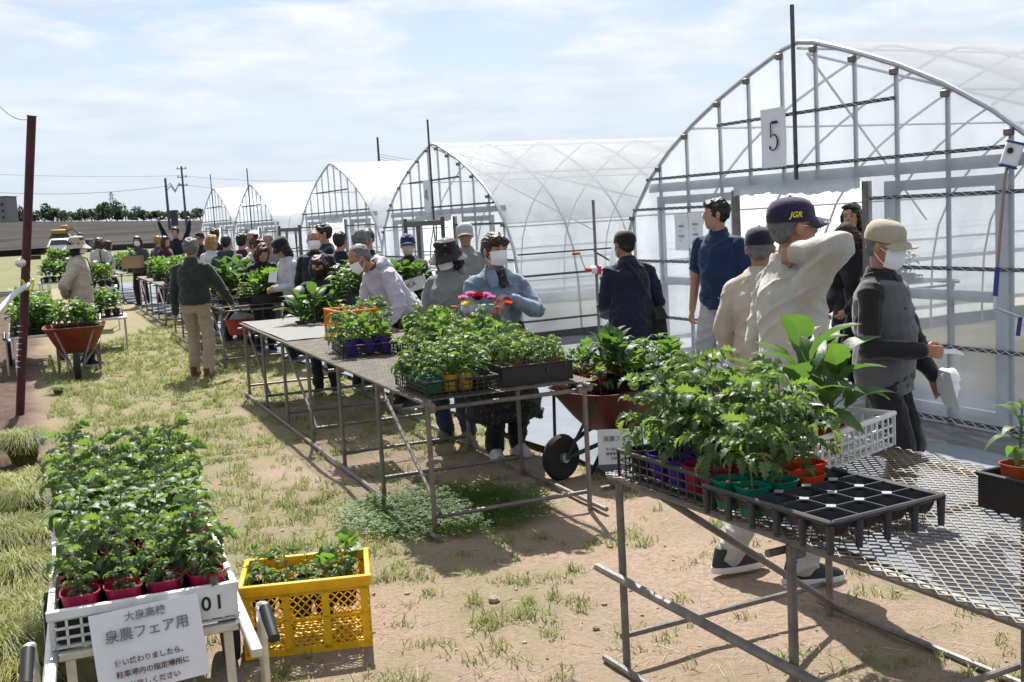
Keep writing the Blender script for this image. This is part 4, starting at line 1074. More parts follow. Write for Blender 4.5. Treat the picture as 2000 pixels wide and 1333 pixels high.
LEAFM = {}
for s in range(6): LEAFM['tomato', s] = tomato_leaf(s, .15).mesh('leaf', LEAF_T)
for s in range(5): LEAFM['pepper', s] = petiole_leaf(s, .088, .026, .03, .45 + .2 * s / 5).mesh('leaf', LEAF_P)
for s in range(5): LEAFM['eggplant', s] = petiole_leaf(s, .165, .052, .06, .25 + .25 * s / 5, .35, .08, 8).mesh('leaf', LEAF_E)
for s in range(4): LEAFM['cucumber', s] = broad_leaf(s, .058, .06).mesh('leaf', LEAF_C)
for s in range(4): LEAFM['sweetpotato', s] = broad_leaf(s + 9, .045, .05).mesh('leaf', LEAF_P)
for s in range(6): LEAFM['bushtomato', s] = LEAFM['tomato', s]
NVAR = dict(bushtomato=6, tomato=6, pepper=5, eggplant=5, cucumber=4, sweetpotato=4)
SPEC = {  # height, leaves, scale range, elevation range, first leaf
    'tomato': (.29, 9, (.62, 1.12), (-8, 52), .40), 'bushtomato': (.22, 13, (.55, 1.05), (-5, 58), .16), 'pepper': (.22, 13, (.65, 1.1), (0, 50), .3), 'eggplant': (.16, 10, (.6, 1.05), (25, 78), .15),
    'cucumber': (.15, 7, (.7, 1.1), (20, 70), .15), 'sweetpotato': (.17, 13, (.7, 1.2), (5, 70), .1)}
def plan(sp, seed):
    rs = random.Random(seed * 31 + len(sp)); h, n, sc, el, f = SPEC[sp]; h *= rs.uniform(.75, 1.2); lx, ly = rs.uniform(-.03, .03), rs.uniform(-.03, .03)
    mb = MB(); top = Vector((lx, ly, h)); mb.tube([(0, 0, 0), (lx * .3, ly * .3, h * .5), top], [.0042, .0034, .0018], 5)
    st = mb.mesh('stem', STEM); L = []
    for i in range(n):
        t = f + (1 - f) * i / (n - 1); p = Vector((lx * t * t, ly * t * t, h * t)); az = i * 2.4 + rs.uniform(-.4, .4)
        e = R(el[0] + (el[1] - el[0]) * (i / (n - 1)) ** 1.3 + rs.uniform(-10, 10)); s = rs.uniform(*sc) * (1.0 if 0.2 < t < .8 else (.75 if t >= .95 else .9))
        L.append((rs.randrange(NVAR[sp]), Matrix.Translation(p) @ Matrix.Rotation(az, 4, 'Z') @ Matrix.Rotation(e, 4, 'X') @ Matrix.Scale(s, 4)))
    return st, L
PLANS = {(sp, v): plan(sp, v) for sp in SPEC for v in range(5)}
def joined(sp, v, nm='foliage'):
    st, L = PLANS[sp, v]; V = []; F = []; o = 0; RB = []
    for k, M in L:
        me = LEAFM[sp, k]; A = np.empty(len(me.vertices) * 3, np.float32); me.vertices.foreach_get('co', A); A = A.reshape(-1, 3)
        m = np.array(M); V += [tuple(q) for q in A @ m[:3, :3].T + m[:3, 3]]; F += [tuple(i + o for i in p.vertices) for p in me.polygons]; o += len(A)
        q = np.ones(len(A), np.float32)
        if 'rib' in me.attributes: me.attributes['rib'].data.foreach_get('value', q)
        RB.append(q)
    me2 = bpy.data.meshes.new(nm); me2.from_pydata(V, [], F); me2.attributes.new('rib', 'FLOAT', 'POINT').data.foreach_set('value', np.concatenate(RB)); me2.materials.append(LEAFM[sp, 0].materials[0]); me2.shade_smooth(); return me2
FOL = {(sp, v): joined(sp, v) for sp in SPEC for v in range(5)}
# pots
def pot_meshes(r=.047, h=.09):
    mb = MB(); mb.lathe([(r * .1, 0), (r * .72, 0), (r * .98, h * .93), (r * 1.07, h * .95), (r * 1.07, h), (r * 1.0, h), (r * .95, h * .80), (r * .05, h * .79)], 14, sq=2.9)
    s = MB(); s.lathe([(r * .96, h * .82), (r * .5, h * .86), (.001, h * .85)], 12, sq=2.9)
    return mb, s
_pm, _sm = pot_meshes()
POTM = {k: _pm.mesh('pot', m) for k, m in POT.items()}
SOILM = _sm.mesh('soil', SOIL)
CNT = {}
def seedling(sp, M, pot, label, group, detail=0, sc=1.0, name=None, rnd=None):
    rs = rnd or random; v = rs.randrange(5); r = thing(name or sp.replace('bush', '') + '_seedling', label, 'seedling', (0, 0, 0), 0, group); r.matrix_basis = M
    if pot:
        p = link('pot', POTM[pot], r); link('soil', SOILM, p)
    B = Matrix.Translation((0, 0, .07 if pot else 0)) @ Matrix.Rotation(rs.uniform(0, 6.28), 4, 'Z') @ Matrix.Rotation(rs.uniform(-.1, .1), 4, 'X') @ Matrix.Scale(sc * rs.uniform(.78, 1.18), 4)
    st, L = PLANS[sp, v]
    link('stem', st, r, B)
    if detail:
        for k, m in L: link('leaf', LEAFM[sp, k], r, B @ m)
    else: tag(link('foliage', FOL[sp, v], r, B), kind='stuff')
    return r
ORD = ('front', 'second', 'third', 'fourth', 'fifth', 'sixth')
COLN = {3: ('left', 'middle', 'right'), 4: ('far left', 'mid left', 'mid right', 'far right'), 5: ('far left', 'mid left', 'centre', 'mid right', 'far right'), 6: ('far left', 'second left', 'mid left', 'mid right', 'second right', 'far right')}
def fill(M, w, d, nx, ny, sp, pots, label, group, detail=0, sc=1.0, z=.012, skip=(), jit=.008, seed=1, place=None, rowsc=None, ps=1.0):
    rs = random.Random(seed)
    for i in range(nx):
        for j in range(ny):
            if (i, j) in skip: continue
            x = (-w / 2 + w * (i + .5) / nx) + rs.uniform(-jit, jit); y = (-d / 2 + d * (j + .5) / ny) + rs.uniform(-jit, jit)
            s = sp if isinstance(sp, str) else sp[rs.randrange(len(sp))]
            pt = pots if isinstance(pots, str) or pots is None else pots(i, j, rs)
            lb = label if isinstance(label, str) else label(pt, s.replace('bush', ''))
            if place == 'straight': lb += ', %s row, %s' % (ORD[j], COLN[nx][i])
            elif place == 'turned': lb += ', %s row, %s' % (ORD[i], COLN[ny][ny - 1 - j])
            seedling(s, M @ Matrix.Translation((x, y, z)) @ Matrix.Scale(ps, 4), pt, lb, group, detail, sc / ps * (rowsc[j] if rowsc else 1), None, rs)
TZ = .758
def tm_(MT, x, y, rz=0, z=TZ): return MT @ Matrix.Translation((x, y, z)) @ Matrix.Rotation(rz, 4, 'Z')

# ---- near right bench
M = tm_(MT3, .155, -.33, R(90)); crate('slotted', 'seedling_tray', 'slotted charcoal tray of tomato seedlings at the left end of the near bench', 'tray', M)
def pots_a(i, j, rs): return 'black' if i >= 4 else ('purple' if i >= 2 else ('magenta' if j > 1 or i == 1 else 'magenta'))
fill(M, .5, .36, 5, 4, 'tomato', pots_a, lambda p, s: 'tomato seedling in %s pot, slotted tray' % p, 'tomato seedlings in the slotted tray', 1, .84, .012, (), .006, 5, 'turned')
# cell tray with empty cells
Mc = tm_(MT3, .135, -.875, R(2))
ct = thing('cell_tray', 'charcoal cell tray on legs, mostly empty, at the bench front', 'tray', (0, 0, 0)); ct.matrix_basis = Mc
cw, cd, ch, na, nb_ = .43, .52, .085, 4, 5
mb = MB()
for s in (-1, 1):
    mb.box((s * cw / 2, 0, ch), (.016, cd + .016, .016), bev=.005); mb.box((0, s * cd / 2, ch - .0005), (cw - .014, .016, .016), bev=.005)
mb.build('rim', GREYP, ct)
for i in range(1, na): mb = MB(); mb.box((-cw / 2 + cw * i / na, 0, ch + .002), (.004, cd - .012, .010)); mb.build('rib', GREYP, ct, smooth=False)
for j in range(1, nb_): mb = MB(); mb.box((0, -cd / 2 + cd * j / nb_, ch + .0015), (cw - .012, .004, .009)); mb.build('rib', GREYP, ct, smooth=False)
lg = MB(); lg.lathe([(.009, 0), (.0125, ch - .006)], 10); lg.lathe([(.001, .001), (.009, .001)], 10); LEGM = lg.mesh('leg', GREYP)
pl = MB(); pl.box((0, 0, ch + .0065), (.026, .026, .003), Euler((0, 0, R(45)))); PLM = pl.mesh('hole_light_plate', mat('pale_hole_light', (.30, .31, .33), .4, .05, 8), False)  # pale plates paint the light showing through holes at the rib crossings
wr = MB(); wr.lathe([(.0475, ch - .002), (.044, ch - .02), (.036, .045), (.020, .042), (.020, .041), (.0365, .043), (.0455, ch - .02), (.0485, ch - .002)], 16, sq=3.2)
for q in range(4): a = q * 1.571; wr.tube([(.036 * math.cos(a), .036 * math.sin(a), .045), (.030 * math.cos(a), .030 * math.sin(a), .003)], .0014, 4)
WRM = wr.mesh('cell_cup', BLACKP)
for i in range(na + 1):
    for j in range(nb_ + 1):
        x, y = -cw / 2 + cw * i / na, -cd / 2 + cd * j / nb_
        link('leg', LEGM, ct, Matrix.Translation((x * .985, y * .985, 0)))
        if 0 < i < na and 0 < j < nb_: link('hole_light_plate', PLM, ct, Matrix.Translation((x, y, 0)))
for i in range(na):
    for j in range(nb_): link('cell_cup', WRM, ct, Matrix.Translation((-cw / 2 + cw * (i + .5) / na, -cd / 2 + cd * (j + .5) / nb_, 0)))
for (i, j, pt, sp) in ((0, 4, 'green', 'tomato'), (1, 4, 'green', 'tomato'), (0, 3, 'green', 'tomato'), (1, 3, 'green', 'pepper'), (2, 4, 'red', 'tomato'), (3, 4, 'red', 'tomato'), (2, 3, 'red', 'pepper')):
    seedling(sp, Mc @ Matrix.Translation((-cw / 2 + cw * (i + .5) / na, -cd / 2 + cd * (j + .5) / nb_, .02)), pt, 'young %s in %s pot in the cell tray, row %s, column %s' % (sp, pt, ('five', 'four', 'three', 'two', 'one')[j], ('one', 'two', 'three', 'four', 'five')[i]), 'potted plants in the cell tray', 1, (.8 if sp == 'tomato' else .55))
# white crate of eggplants
Mw = MT3 @ Matrix.Translation((.68, -.22, TZ)) @ Matrix.Rotation(R(18), 4, 'Z')
crate('white', 'lattice_crate', 'white lattice crate of big leaved plants at the back of the near bench', 'crate', Mw)
for i, (x, y) in enumerate(((-.15, -.05), (.03, -.07), (.17, .0), (-.07, .09), (.12, .1))):
    seedling('eggplant', Mw @ Matrix.Translation((x, y, .02)), 'magenta' if i == 1 else 'black', ('front left', 'front middle', 'rightmost', 'rear left', 'rear right')[i] + ' big leaved plant standing in the white lattice crate', 'big leaved plants in the white crate', 1, 1.28)
# tray of orange pots at the right edge
Mo = tm_(MT3, .79, -1.36, R(90)); crate('blackdeep', 'solid_tray', 'black solid tray with orange pots at the right picture edge', 'tray', Mo)
fill(Mo, .56, .38, 5, 3, 'pepper', 'orange', 'pepper plant in orange pot at the right picture edge', 'pepper plants in orange pots', 1, 1.0, .045, [(i, j) for i in range(5) for j in range(3) if not (j >= 1 and i >= 2)], .004, 3, 'turned')

# ---- middle bench trays
def tray2(key, x, y, rz, lb): 
    M = tm_(MT2, x, y, rz); crate(key, 'seedling_tray', lb, 'tray', M); return M
M = tray2('black', .20, .26, R(90), 'black tray with green and yellow pots at the near corner of the middle bench')
fill(M, .5, .36, 5, 4, ('bushtomato', 'bushtomato', 'bushtomato', 'pepper'), lambda i, j, r_: 'yellow' if 1 <= j <= 2 and i < 4 else ('green' if j == 3 or i == 4 else 'black'), lambda p, s: '%s in %s pot, near corner tray of middle bench' % (s, p), 'seedlings in the near corner tray', 0, .70, .012, (), .008, 11, 'turned')
M = tray2('blackdeep', .68, .34, R(88), 'solid black tray with magenta pots beside the near corner tray')
fill(M, .56, .38, 6, 4, 'bushtomato', lambda i, j, r_: 'pink' if i < 4 else 'purple', lambda p, s: 'tomato in %s pot, solid black tray of middle bench' % p, 'tomato seedlings in the solid black tray', 0, .54, .02, (), .008, 12, 'turned')
M = tray2('black', .30, 2.28, R(84), 'black tray with purple pots standing alone halfway along the middle bench')
fill(M, .5, .36, 4, 3, ('cucumber', 'bushtomato', 'cucumber'), 'purple', 'seedling in purple pot halfway along the middle bench', 'seedlings in purple pots', 0, .8, .012, (), .01, 13, 'turned')
M = tray2('black', .72, 1.02, R(90), 'black seedling tray behind the magenta pots on the middle bench')
fill(M, .5, .36, 5, 3, ('bushtomato', 'cucumber', 'bushtomato'), 'black', 'seedling in a black pot behind the magenta pots', 'seedlings in the second row tray', 0, .82, .012, (), .01, 14, 'turned')
M = tray2('black', .66, 1.72, R(90), 'black seedling tray in front of the orange crate on the middle bench')
fill(M, .5, .36, 5, 3, ('cucumber', 'bushtomato', 'cucumber'), 'black', 'broad leaved seedling just in front of the orange crate', 'seedlings before the orange crate', 0, .9, .012, (), .01, 15, 'turned')
M = tm_(MT2, .50, 3.35, R(92)); crate('orange', 'orange_crate', 'translucent orange crate standing on the middle bench', 'crate', M)
fill(M, .4, .3, 3, 2, ('bushtomato', 'pepper'), 'black', 'seedling standing inside the orange crate', 'seedlings in the orange crate', 0, .7, .05, (), .01, 16)
mb = MB(); mb.plate([[(-.02 + .99 * i / 6, 3.55 + 2.22 * j / 8, .757 + .003 * math.sin(i * 2 + j)) for i in range(7)] for j in range(9)], .002)  # added sheet, gives the bench the closed dark tone of mesh at grazing angle
o = mb.build('mesh_standin_sheet', mat('grey_mesh_tone', (.17, .17, .165), .8, .15, 30, .4, 200)); o.matrix_basis = MT2; tag(o, 'added dark grey sheet standing for grazing mesh at the far end of the middle bench', 'sheet')

# ---- trays on the far benches
def far_tray(MT, x, y, rz, key, sp, lb, n=(4, 3), sc=1.1, seed=1, pot='black'):
    M = tm_(MT, x, y, rz); crate(key, 'seedling_tray', lb, 'tray', M, None)
    fill(M, .5, .36, n[0], n[1], sp, pot, 'seedling in ' + lb, 'seedlings in the ' + lb, 0, sc, .012, (), .012, seed)
far_tray(MT0, .70, .26, 0, 'blackdeep', ('sweetpotato', 'cucumber'), 'black tray on the near right corner of the bench behind the man', (5, 4), 1.25, 21)
far_tray(MT0, .2, .35, R(4), 'black', 'bushtomato', 'low black tray beside the hand of the green jacket man', (2, 2), .5, 22)
far_tray(MT0, .30, 1.3, R(90), 'black', ('eggplant', 'cucumber'), 'black tray in the second row of the bench behind the man', (4, 3), 1.3, 23)
far_tray(MT0, .70, 1.9, R(90), 'black', 'eggplant', 'black tray of dark broad leaves by the bench behind the man', (4, 3), 1.3, 24)
far_tray(MT0, .3, 2.5, R(90), 'black', ('sweetpotato', 'pepper'), 'black tray in the third row of the bench behind the man', (4, 3), 1.2, 25)
far_tray(MT0, .6, 4.0, R(90), 'black', 'sweetpotato', 'black tray at the far end of the bench behind the man', (4, 3), 1.2, 26)
for i, (x, y) in enumerate(((.3, .4), (.68, 1.2), (.25, 2.0), (.65, 3.0), (.3, 4.0))):
    far_tray(MTX, x, y, R(90), 'black', ('sweetpotato', 'pepper'), ('nearest', 'second', 'third', 'fourth', 'farthest')[i] + ' dark tray on the far bench below the cardboard box', (4, 3), 1.3, 30 + i)
for i, y in enumerate((.5, 1.6, 2.7, 3.8, 4.9)):
    far_tray(MTL, .5, y, 0, 'blackdeep', 'sweetpotato', ('nearest', 'second', 'third', 'fourth', 'farthest')[i] + ' dark tray on the low bench behind the woman in white', (4, 3), 1.3, 40 + i)
for i, y in enumerate((.4, 1.2, 2.0)):
    far_tray(MTI, .4, y, R(90), 'black', ('pepper', 'sweetpotato'), ('nearest', 'middle', 'farthest')[i] + ' dark tray on the bench inside the greenhouse', (4, 3), 1.1, 50 + i)
# ================================================================== people
JOBS = []
HAIR_B = mat('black_hair', (.012, .010, .010), .45, .3, 30, .6, 160)
HAIR_G = mat('grey_hair', (.13, .13, .13), .55, .35, 30, .6, 160)
HAIR_R = mat('dark_brown_hair', (.045, .016, .012), .42, .35, 30, .6, 160)
HAIR_Y = mat('light_brown_hair', (.30, .17, .06), .5, .3, 30, .6, 160)
EYE = mat('eye_dark', (.012, .009, .008), .2, 0)
LIP = mat('lip', (.30, .11, .09), .5, .05)
C = dict(navy=cloth('navy', (.010, .011, .028)), black=cloth('black', (.012, .012, .013)), white=cloth('offwhite', (.43, .41, .37)), cream=cloth('cream', (.43, .37, .315)),
    green=cloth('dark_green', (.022, .03, .026)), khaki=cloth('khaki', (.30, .245, .18)), beige=cloth('beige_trousers', (.40, .385, .37)), grey=cloth('grey', (.20, .20, .195)), dgrey=cloth('dark_grey', (.055, .056, .06)),
    lilac=cloth('pale_lilac', (.42, .40, .47)), pale=cloth('pale_blue', (.46, .48, .54)), denim=cloth('denim', (.16, .21, .285), var=.45), jeans=cloth('jeans', (.02, .03, .07)), polo=cloth('blue_polo', (.012, .028, .075)),
    maroon=cloth('maroon', (.045, .01, .018)), slate=cloth('slate', (.04, .045, .06)), taupe=cloth('taupe_trousers', (.11, .098, .105)), tan=cloth('tan_cap', (.36, .32, .23)), purple=cloth('purple_cap', (.022, .014, .045)), olive=cloth('olive_patch', (.16, .17, .13)), blue=cloth('royal_blue', (.02, .025, .12)), vest=cloth('vest_grey', (.085, .087, .095)), lgrey=cloth('light_grey', (.38, .385, .37)))
SHOE_B = mat('dark_shoe', (.02, .02, .022), .6, .2, 12, .2, 80); SHOE_W = mat('white_sole', (.62, .61, .60), .6, .1, 9); SHOE_R = mat('brown_shoe', (.09, .03, .022), .6, .2, 9); SHOE_L = mat('pale_shoe', (.5, .48, .47), .6, .1, 9); SHOE_G = mat('grey_shoe', (.16, .15, .14), .7, .2, 9)
def wrinkle(me, amp, f):
    n = len(me.vertices); A = np.empty(n * 3, np.float32); me.vertices.foreach_get('co', A); A = A.reshape(-1, 3)
    N = np.empty(n * 3, np.float32); me.vertices.foreach_get('normal', N); N = N.reshape(-1, 3)
    o = random.random() * 40
    w = (vnoise(A * 4 + o) - .5)[:, None] * 1.6
    def ridge(fx, fy, fz, sh, pw):
        q = A * np.array([fx, fy, fz]); q[:, 2] += A[:, 0] * sh * fz; return (1 - np.abs(2 * vnoise(q + w + o + sh * 7) - 1)) ** pw
    g = f / 10.0
    r1 = ridge(3 * g, 3 * g, 13 * g, .45, 3.0); r2 = ridge(4 * g, 4 * g, 17 * g, -.6, 3.5); r3 = ridge(9 * g, 9 * g, 5 * g, .2, 3.0)
    m = vnoise(A * 3.1 + o + 5); dsp = amp * (1.0 * r1 * (.4 + m) + .8 * r2 * (1.3 - m) + .5 * r3 - .55)
    me.vertices.foreach_set('co', (A + N * dsp[:, None]).astype(np.float32).ravel()); me.update()
def remesh(o, vox, it=3, amp=0, f=9): JOBS.append((o, vox, it, amp, f)); return o
def run_jobs():
    for o, vox, it, amp, f in JOBS:
        m = o.modifiers.new('r', 'REMESH'); m.mode = 'VOXEL'; m.voxel_size = vox
        s = o.modifiers.new('s', 'SMOOTH'); s.factor = .5; s.iterations = it
    dg = bpy.context.evaluated_depsgraph_get()
    for o, vox, it, amp, f in JOBS:
        me = bpy.data.meshes.new_from_object(o.evaluated_get(dg)); mt = o.data.materials[0]; old = o.data
        o.modifiers.clear(); o.data = me; me.name = o.name.split('.')[0]
        me.materials.clear(); me.materials.append(mt); me.shade_smooth()
        if amp: wrinkle(me, amp, f)
        bpy.data.meshes.remove(old)
    for o, m in TEXTS:
        me = bpy.data.meshes.new_from_object(o.evaluated_get(dg)); nm = o.name; par = o.parent; mb_ = o.matrix_basis.copy(); pi_ = o.matrix_parent_inverse.copy()
        cur = o.data; bpy.data.objects.remove(o); me.materials.clear(); me.materials.append(m)
        n = link('lettering', me, par, None); n.matrix_parent_inverse = pi_; n.matrix_basis = mb_
def ik(S, T, l1, l2, pole):
    d = T - S; L = min(d.length, (l1 + l2) * .995); d = d.normalized(); T = S + d * L
    a = (l1 * l1 - l2 * l2 + L * L) / (2 * L); h = math.sqrt(max(0, l1 * l1 - a * a))
    p = pole - d * pole.dot(d); p = p.normalized() if p.length > 1e-5 else d.orthogonal().normalized()
    return S + d * a + p * h, T
def person(label, px_, py_, d, face, H=None, top='navy', pants='dgrey', skin=SKIN, hair=HAIR_B, style='short', hat=None, mask=None, L=None, Rr=None, Lp=None, Rp=None,
           lean=0, yaw=0, pitch=0, feet=None, sleeve='long', hem=.80, lod=1, shoes=(SHOE_B, SHOE_W), skirt=None, girth=1.0, collar=None, hood=False, curl=55, vest=None, eyes=False, fat=0.0, pan=None, amp=1.0, group='people at the plant sale'):
    t = dp(px_, py_, d); lean = R(lean)
    if H is None: H = t.z - (.025 if hat else .01)
    k = H / 1.7; rz = -R(face)
    r = thing('person', label, 'person', (t.x, d, 0), rz, group)
    pel = Vector((0, 0, .92 * k)); RL = Matrix.Rotation(-lean, 3, 'X')
    U = lambda v: pel + RL @ (Vector(v) * k - pel)
    UM = Matrix.Translation(pel) @ RL.to_4x4() @ Matrix.Translation(-pel)
    Hc = U((0, .02, 1.58)); off = Hc.copy(); off.z = 0
    if lean > .15: r.location -= Matrix.Rotation(rz, 3, 'Z') @ off
    hk = .55 * k + .45
    HM = Matrix.Translation(Hc) @ Matrix.Rotation(R(-yaw), 4, 'Z') @ Matrix.Rotation(-lean * .5 - R(pitch), 4, 'X') @ Matrix.Scale(hk, 4)
    vb, vc = ((.0068, .0085), (.011, .012), (.017, .018))[lod]
    ft = feet or ((-.1, .0, 0), (.1, .03, 0))
    # ---- body
    mb = MB()
    mb.loft([((0, .038, -.118), .022, .028), ((0, .034, -.108), .042, .046), ((0, .02, -.075), .058, .07), ((0, .006, -.03), .068, .088), ((0, -.002, .02), .074, .096), ((0, -.008, .065), .071, .09), ((0, -.012, .095), .054, .07), ((0, -.012, .115), .022, .03)], 18, HM)
    mb.loft([((0, .094, -.028), .015, .014), ((0, .096, -.018), .013, .018), ((0, .09, .012), .008, .012), ((0, .085, .03), .006, .008)], 8, HM)
    for s in (-1, 1):
        mb.ell((s * .084, -.004, -.006), (.012, .02, .033), HM, 8, 5)
        mb.ell((s * .032, .082, .024), (.022, .012, .008), HM, 8, 5)
    nb0 = U((0, -.012, 1.40)); mb.capsule(nb0, HM @ Vector((0, -.01, -.07)), .058 * k, .054 * k, 12)
    w_ = girth; fl = fat
    tor = [((0, 0, .84), .15, .10), ((0, 0, .93), .158, .112 + fl * .5), ((0, .005 + fl * .3, 1.06), .142, .10 + fl), ((0, 0, 1.2), .152, .108 + fl * .6), ((0, -.004, 1.30), .155, .105), ((0, -.008, 1.375), .11, .08), ((0, -.01, 1.425), .062, .058)]
    mb.loft([((c[0] * k, c[1] * k, c[2] * k), a * k * w_ * .9, b * k * .9) for c, a, b in tor], 18, UM)
    arms = []
    for s, T, P in ((-1, L, Lp), (1, Rr, Rp)):
        S = U((s * .168 * w_, -.01, 1.325)); T = Vector(T) * k if T else U((s * .25 * w_, .02, .80))
        E, T = ik(S, T, .285 * k, .255 * k, Vector(P) if P else Vector((s * .6, -1, -.25)))
        arms.append((s, S, E, T))
        mb.chain([S, E, T], [.05 * k, .042 * k, .029 * k])
        f = (T - E).normalized(); inw = Vector((-s, .25, -.2)); pn = inw - f * inw.dot(f); pn.normalize(); sd = f.cross(pn) * s
        hs = k * .98
        for q in (-.026, -.009, .009, .026): mb.capsule(T + sd * q * .6 * hs, T + (f * .082 + sd * q) * hs, .0125 * hs, .0115 * hs, 8)
        for q, ln in ((-.029, .062), (-.0098, .074), (.0098, .078), (.029, .070)):
            b0 = T + (f * .085 + sd * q) * hs; c1 = R(curl * random.uniform(.75, 1.1)); d1 = f * math.cos(c1) + pn * math.sin(c1); d2 = f * math.cos(c1 * 1.9) + pn * math.sin(c1 * 1.9)
            b1 = b0 + d1 * ln * .55 * hs; b2 = b1 + d2 * ln * .5 * hs; mb.chain([b0, b1, b2], [.0095 * hs, .0088 * hs, .0075 * hs], 7)
        th0 = T + (f * .025 + sd * .026) * hs; th1 = th0 + (f * .75 + sd * .55 + pn * .35).normalized() * .042 * hs; mb.chain([th0, th1, th1 + (f * .85 + pn * .5).normalized() * .03 * hs], [.0125 * hs, .0105 * hs, .008 * hs], 7)
    legs = []
    for s, (fx, fy, fa) in zip((-1, 1), ft):
        hp = Vector((s * .085 * k, 0, .88 * k)); an = Vector((fx * k, fy * k, .085 * k + (.03 if fa else 0)))
        kn, an = ik(hp, an, .415 * k, .41 * k, Vector((s * .08, 1, 0)))
        legs.append((s, hp, kn, an)); mb.chain([hp, kn, an], [.07 * k, .05 * k, .036 * k]); mb.capsule(an - Vector((0, .03, .04)) * k, an + Vector((s * .02, .12, -.045)) * k, .032 * k, .026 * k, 8)
    remesh(mb.build('body', skin, r), vb, 2)
    # ---- top garment
    tm = C[top] if isinstance(top, str) else top
    mb = MB(); ex = .030 if sleeve == 'long' else .020
    rg = [((0, 0, hem), .168 * w_ + .004, .128 + fl * .5)] + [((c[0], c[1], max(c[2], hem + .05)), a * w_ + ex, b + ex) for c, a, b in tor[1:5]] + [((0, -.008, 1.375), .115 * w_ + ex * .5, .085 + ex * .5), ((0, -.012, 1.445), .068 + ex * .3, .064 + ex * .3)]
    mb.loft([((c[0] * k, c[1] * k, c[2] * k), a * k, b * k) for c, a, b in rg], 20, UM)
    for s, S, E, T in arms:
        e2 = .014 if sleeve == 'long' else .012
        mb.chain([S, S.lerp(E, .5), E], [(.058 + e2) * k, (.052 + e2) * k, (.047 + e2) * k]) if sleeve == 'long' else mb.chain([S, S.lerp(E, .62)], [(.058 + e2) * k, (.055 + e2) * k])
        if sleeve == 'long': mb.chain([E, E.lerp(T, .55), E.lerp(T, .985)], [(.046 + e2) * k, (.041 + e2) * k, (.033 + e2 * .6) * k])
        mb.capsule(S, U((s * .055, -.012, 1.372)), (.052 + e2) * k, (.045 + ex * .4) * k)
    remesh(mb.build('jacket' if sleeve == 'long' else 'shirt', tm, r), vc, 4, (.013, .012, .008)[lod] * amp, 10)
    if collar:
        cm = C[collar] if isinstance(collar, str) else collar
        cb = MB(); P = []
        for j in range(3):
            P.append([tuple(UM @ (Vector(((.070 + .010 * j * (1 - .3 * abs(math.sin(a)))) * math.sin(a), -.012 + (.068 + .008 * j) * -math.cos(a) * 1.0, 1.425 + .05 * (1, .75, -.15)[j] - .02 * (1 - math.cos(a)) * .5 + 0)) * k)) for a in np.linspace(-2.75, 2.75, 23)])
        cb.plate(P, .006); cb.build('collar', cm, r)
    if hood:
        hb = MB(); hb.chain([U((-.10, -.05, 1.43)), U((-.05, -.115, 1.42)), U((.05, -.115, 1.42)), U((.10, -.05, 1.43))], [.04 * k, .05 * k, .05 * k, .04 * k]); hb.capsule(U((0, -.12, 1.40)), U((0, -.14, 1.30)), .05 * k, .035 * k)
        remesh(hb.build('hood', tm, r), vc, 3, .012, 10)
    if vest:
        mb = MB(); mb.loft([((c[0] * k, c[1] * k, c[2] * k), (a + .012) * k, (b + .012) * k) for c, a, b in rg[:-2]] + [((0, -.006 * k, 1.37 * k), .175 * k, .12 * k), ((0, -.01 * k, 1.41 * k), .10 * k, .085 * k)], 20, UM); remesh(mb.build('vest', C[vest], r), vc, 2, .010, 8)
        mb = MB(); mb.plate([[tuple(UM @ (Vector((x * q, .156 - .062 * q - abs(x * q) * .25, 1.425 - .17 * (1 - q))) * k)) for x in (-.055, 0, .055)] for q in (.05, .4, .7, 1.0)], .012); mb.build('shirt_front', tm, r)
    # ---- lower garment
    pm = C[pants] if isinstance(pants, str) else pants
    mb = MB(); mb.loft([((0, 0, .80 * k), .135 * k * w_, .105 * k), ((0, 0, .88 * k), .168 * k * w_, .122 * k), ((0, 0, .95 * k), .162 * k * w_, (.118 + fl * .5) * k), ((0, 0, 1.03 * k), .148 * k * w_, (.105 + fl * .7) * k)], 18)
    for s, hp, kn, an in legs: mb.chain([hp, kn, an + Vector((0, 0, .0))], [.093 * k, .079 * k, .066 * k])
    remesh(mb.build('trousers', pm, r), vc, 4, (.014, .012, .008)[lod], 10)
    if skirt:
        mb = MB(); mb.loft([((0, .01, skirt[1]), .27, .25), ((0, .01, skirt[1] + .25), .23, .2), ((0, 0, .85 * k), .185, .145), ((0, 0, 1.02 * k), .15, .11)], 26); remesh(mb.build('skirt', skirt[0], r), vc, 3, .035, 6)
    # ---- shoes
    for s, hp, kn, an in legs:
        a = math.atan2(0.02 * s, .15); M = Matrix.Translation((an.x, an.y, an.z - .085 * k)) @ Matrix.Rotation(-a, 4, 'Z') @ Matrix.Scale(k, 4)
        mb = MB(); mb.loft([((0, -.075, .03), .001, .001)] , 4) if False else None
        mb.loft([((0, .045, .016), .047, .142), ((0, .045, .03), .048, .143), ((0, .035, .055), .045, .128), ((0, -.005, .085), .042, .078), ((0, -.02, .115), .044, .052)], 16, M, 2.3)
        so = mb.build('shoe', shoes[0], r)
        mb = MB(); mb.loft([((0, .045, 0), .046, .143), ((0, .045, .012), .050, .148), ((0, .045, .030), .049, .146)], 16, M, 2.3); mb.build('sole', shoes[1], so)
    # ---- hair
    hm = hair
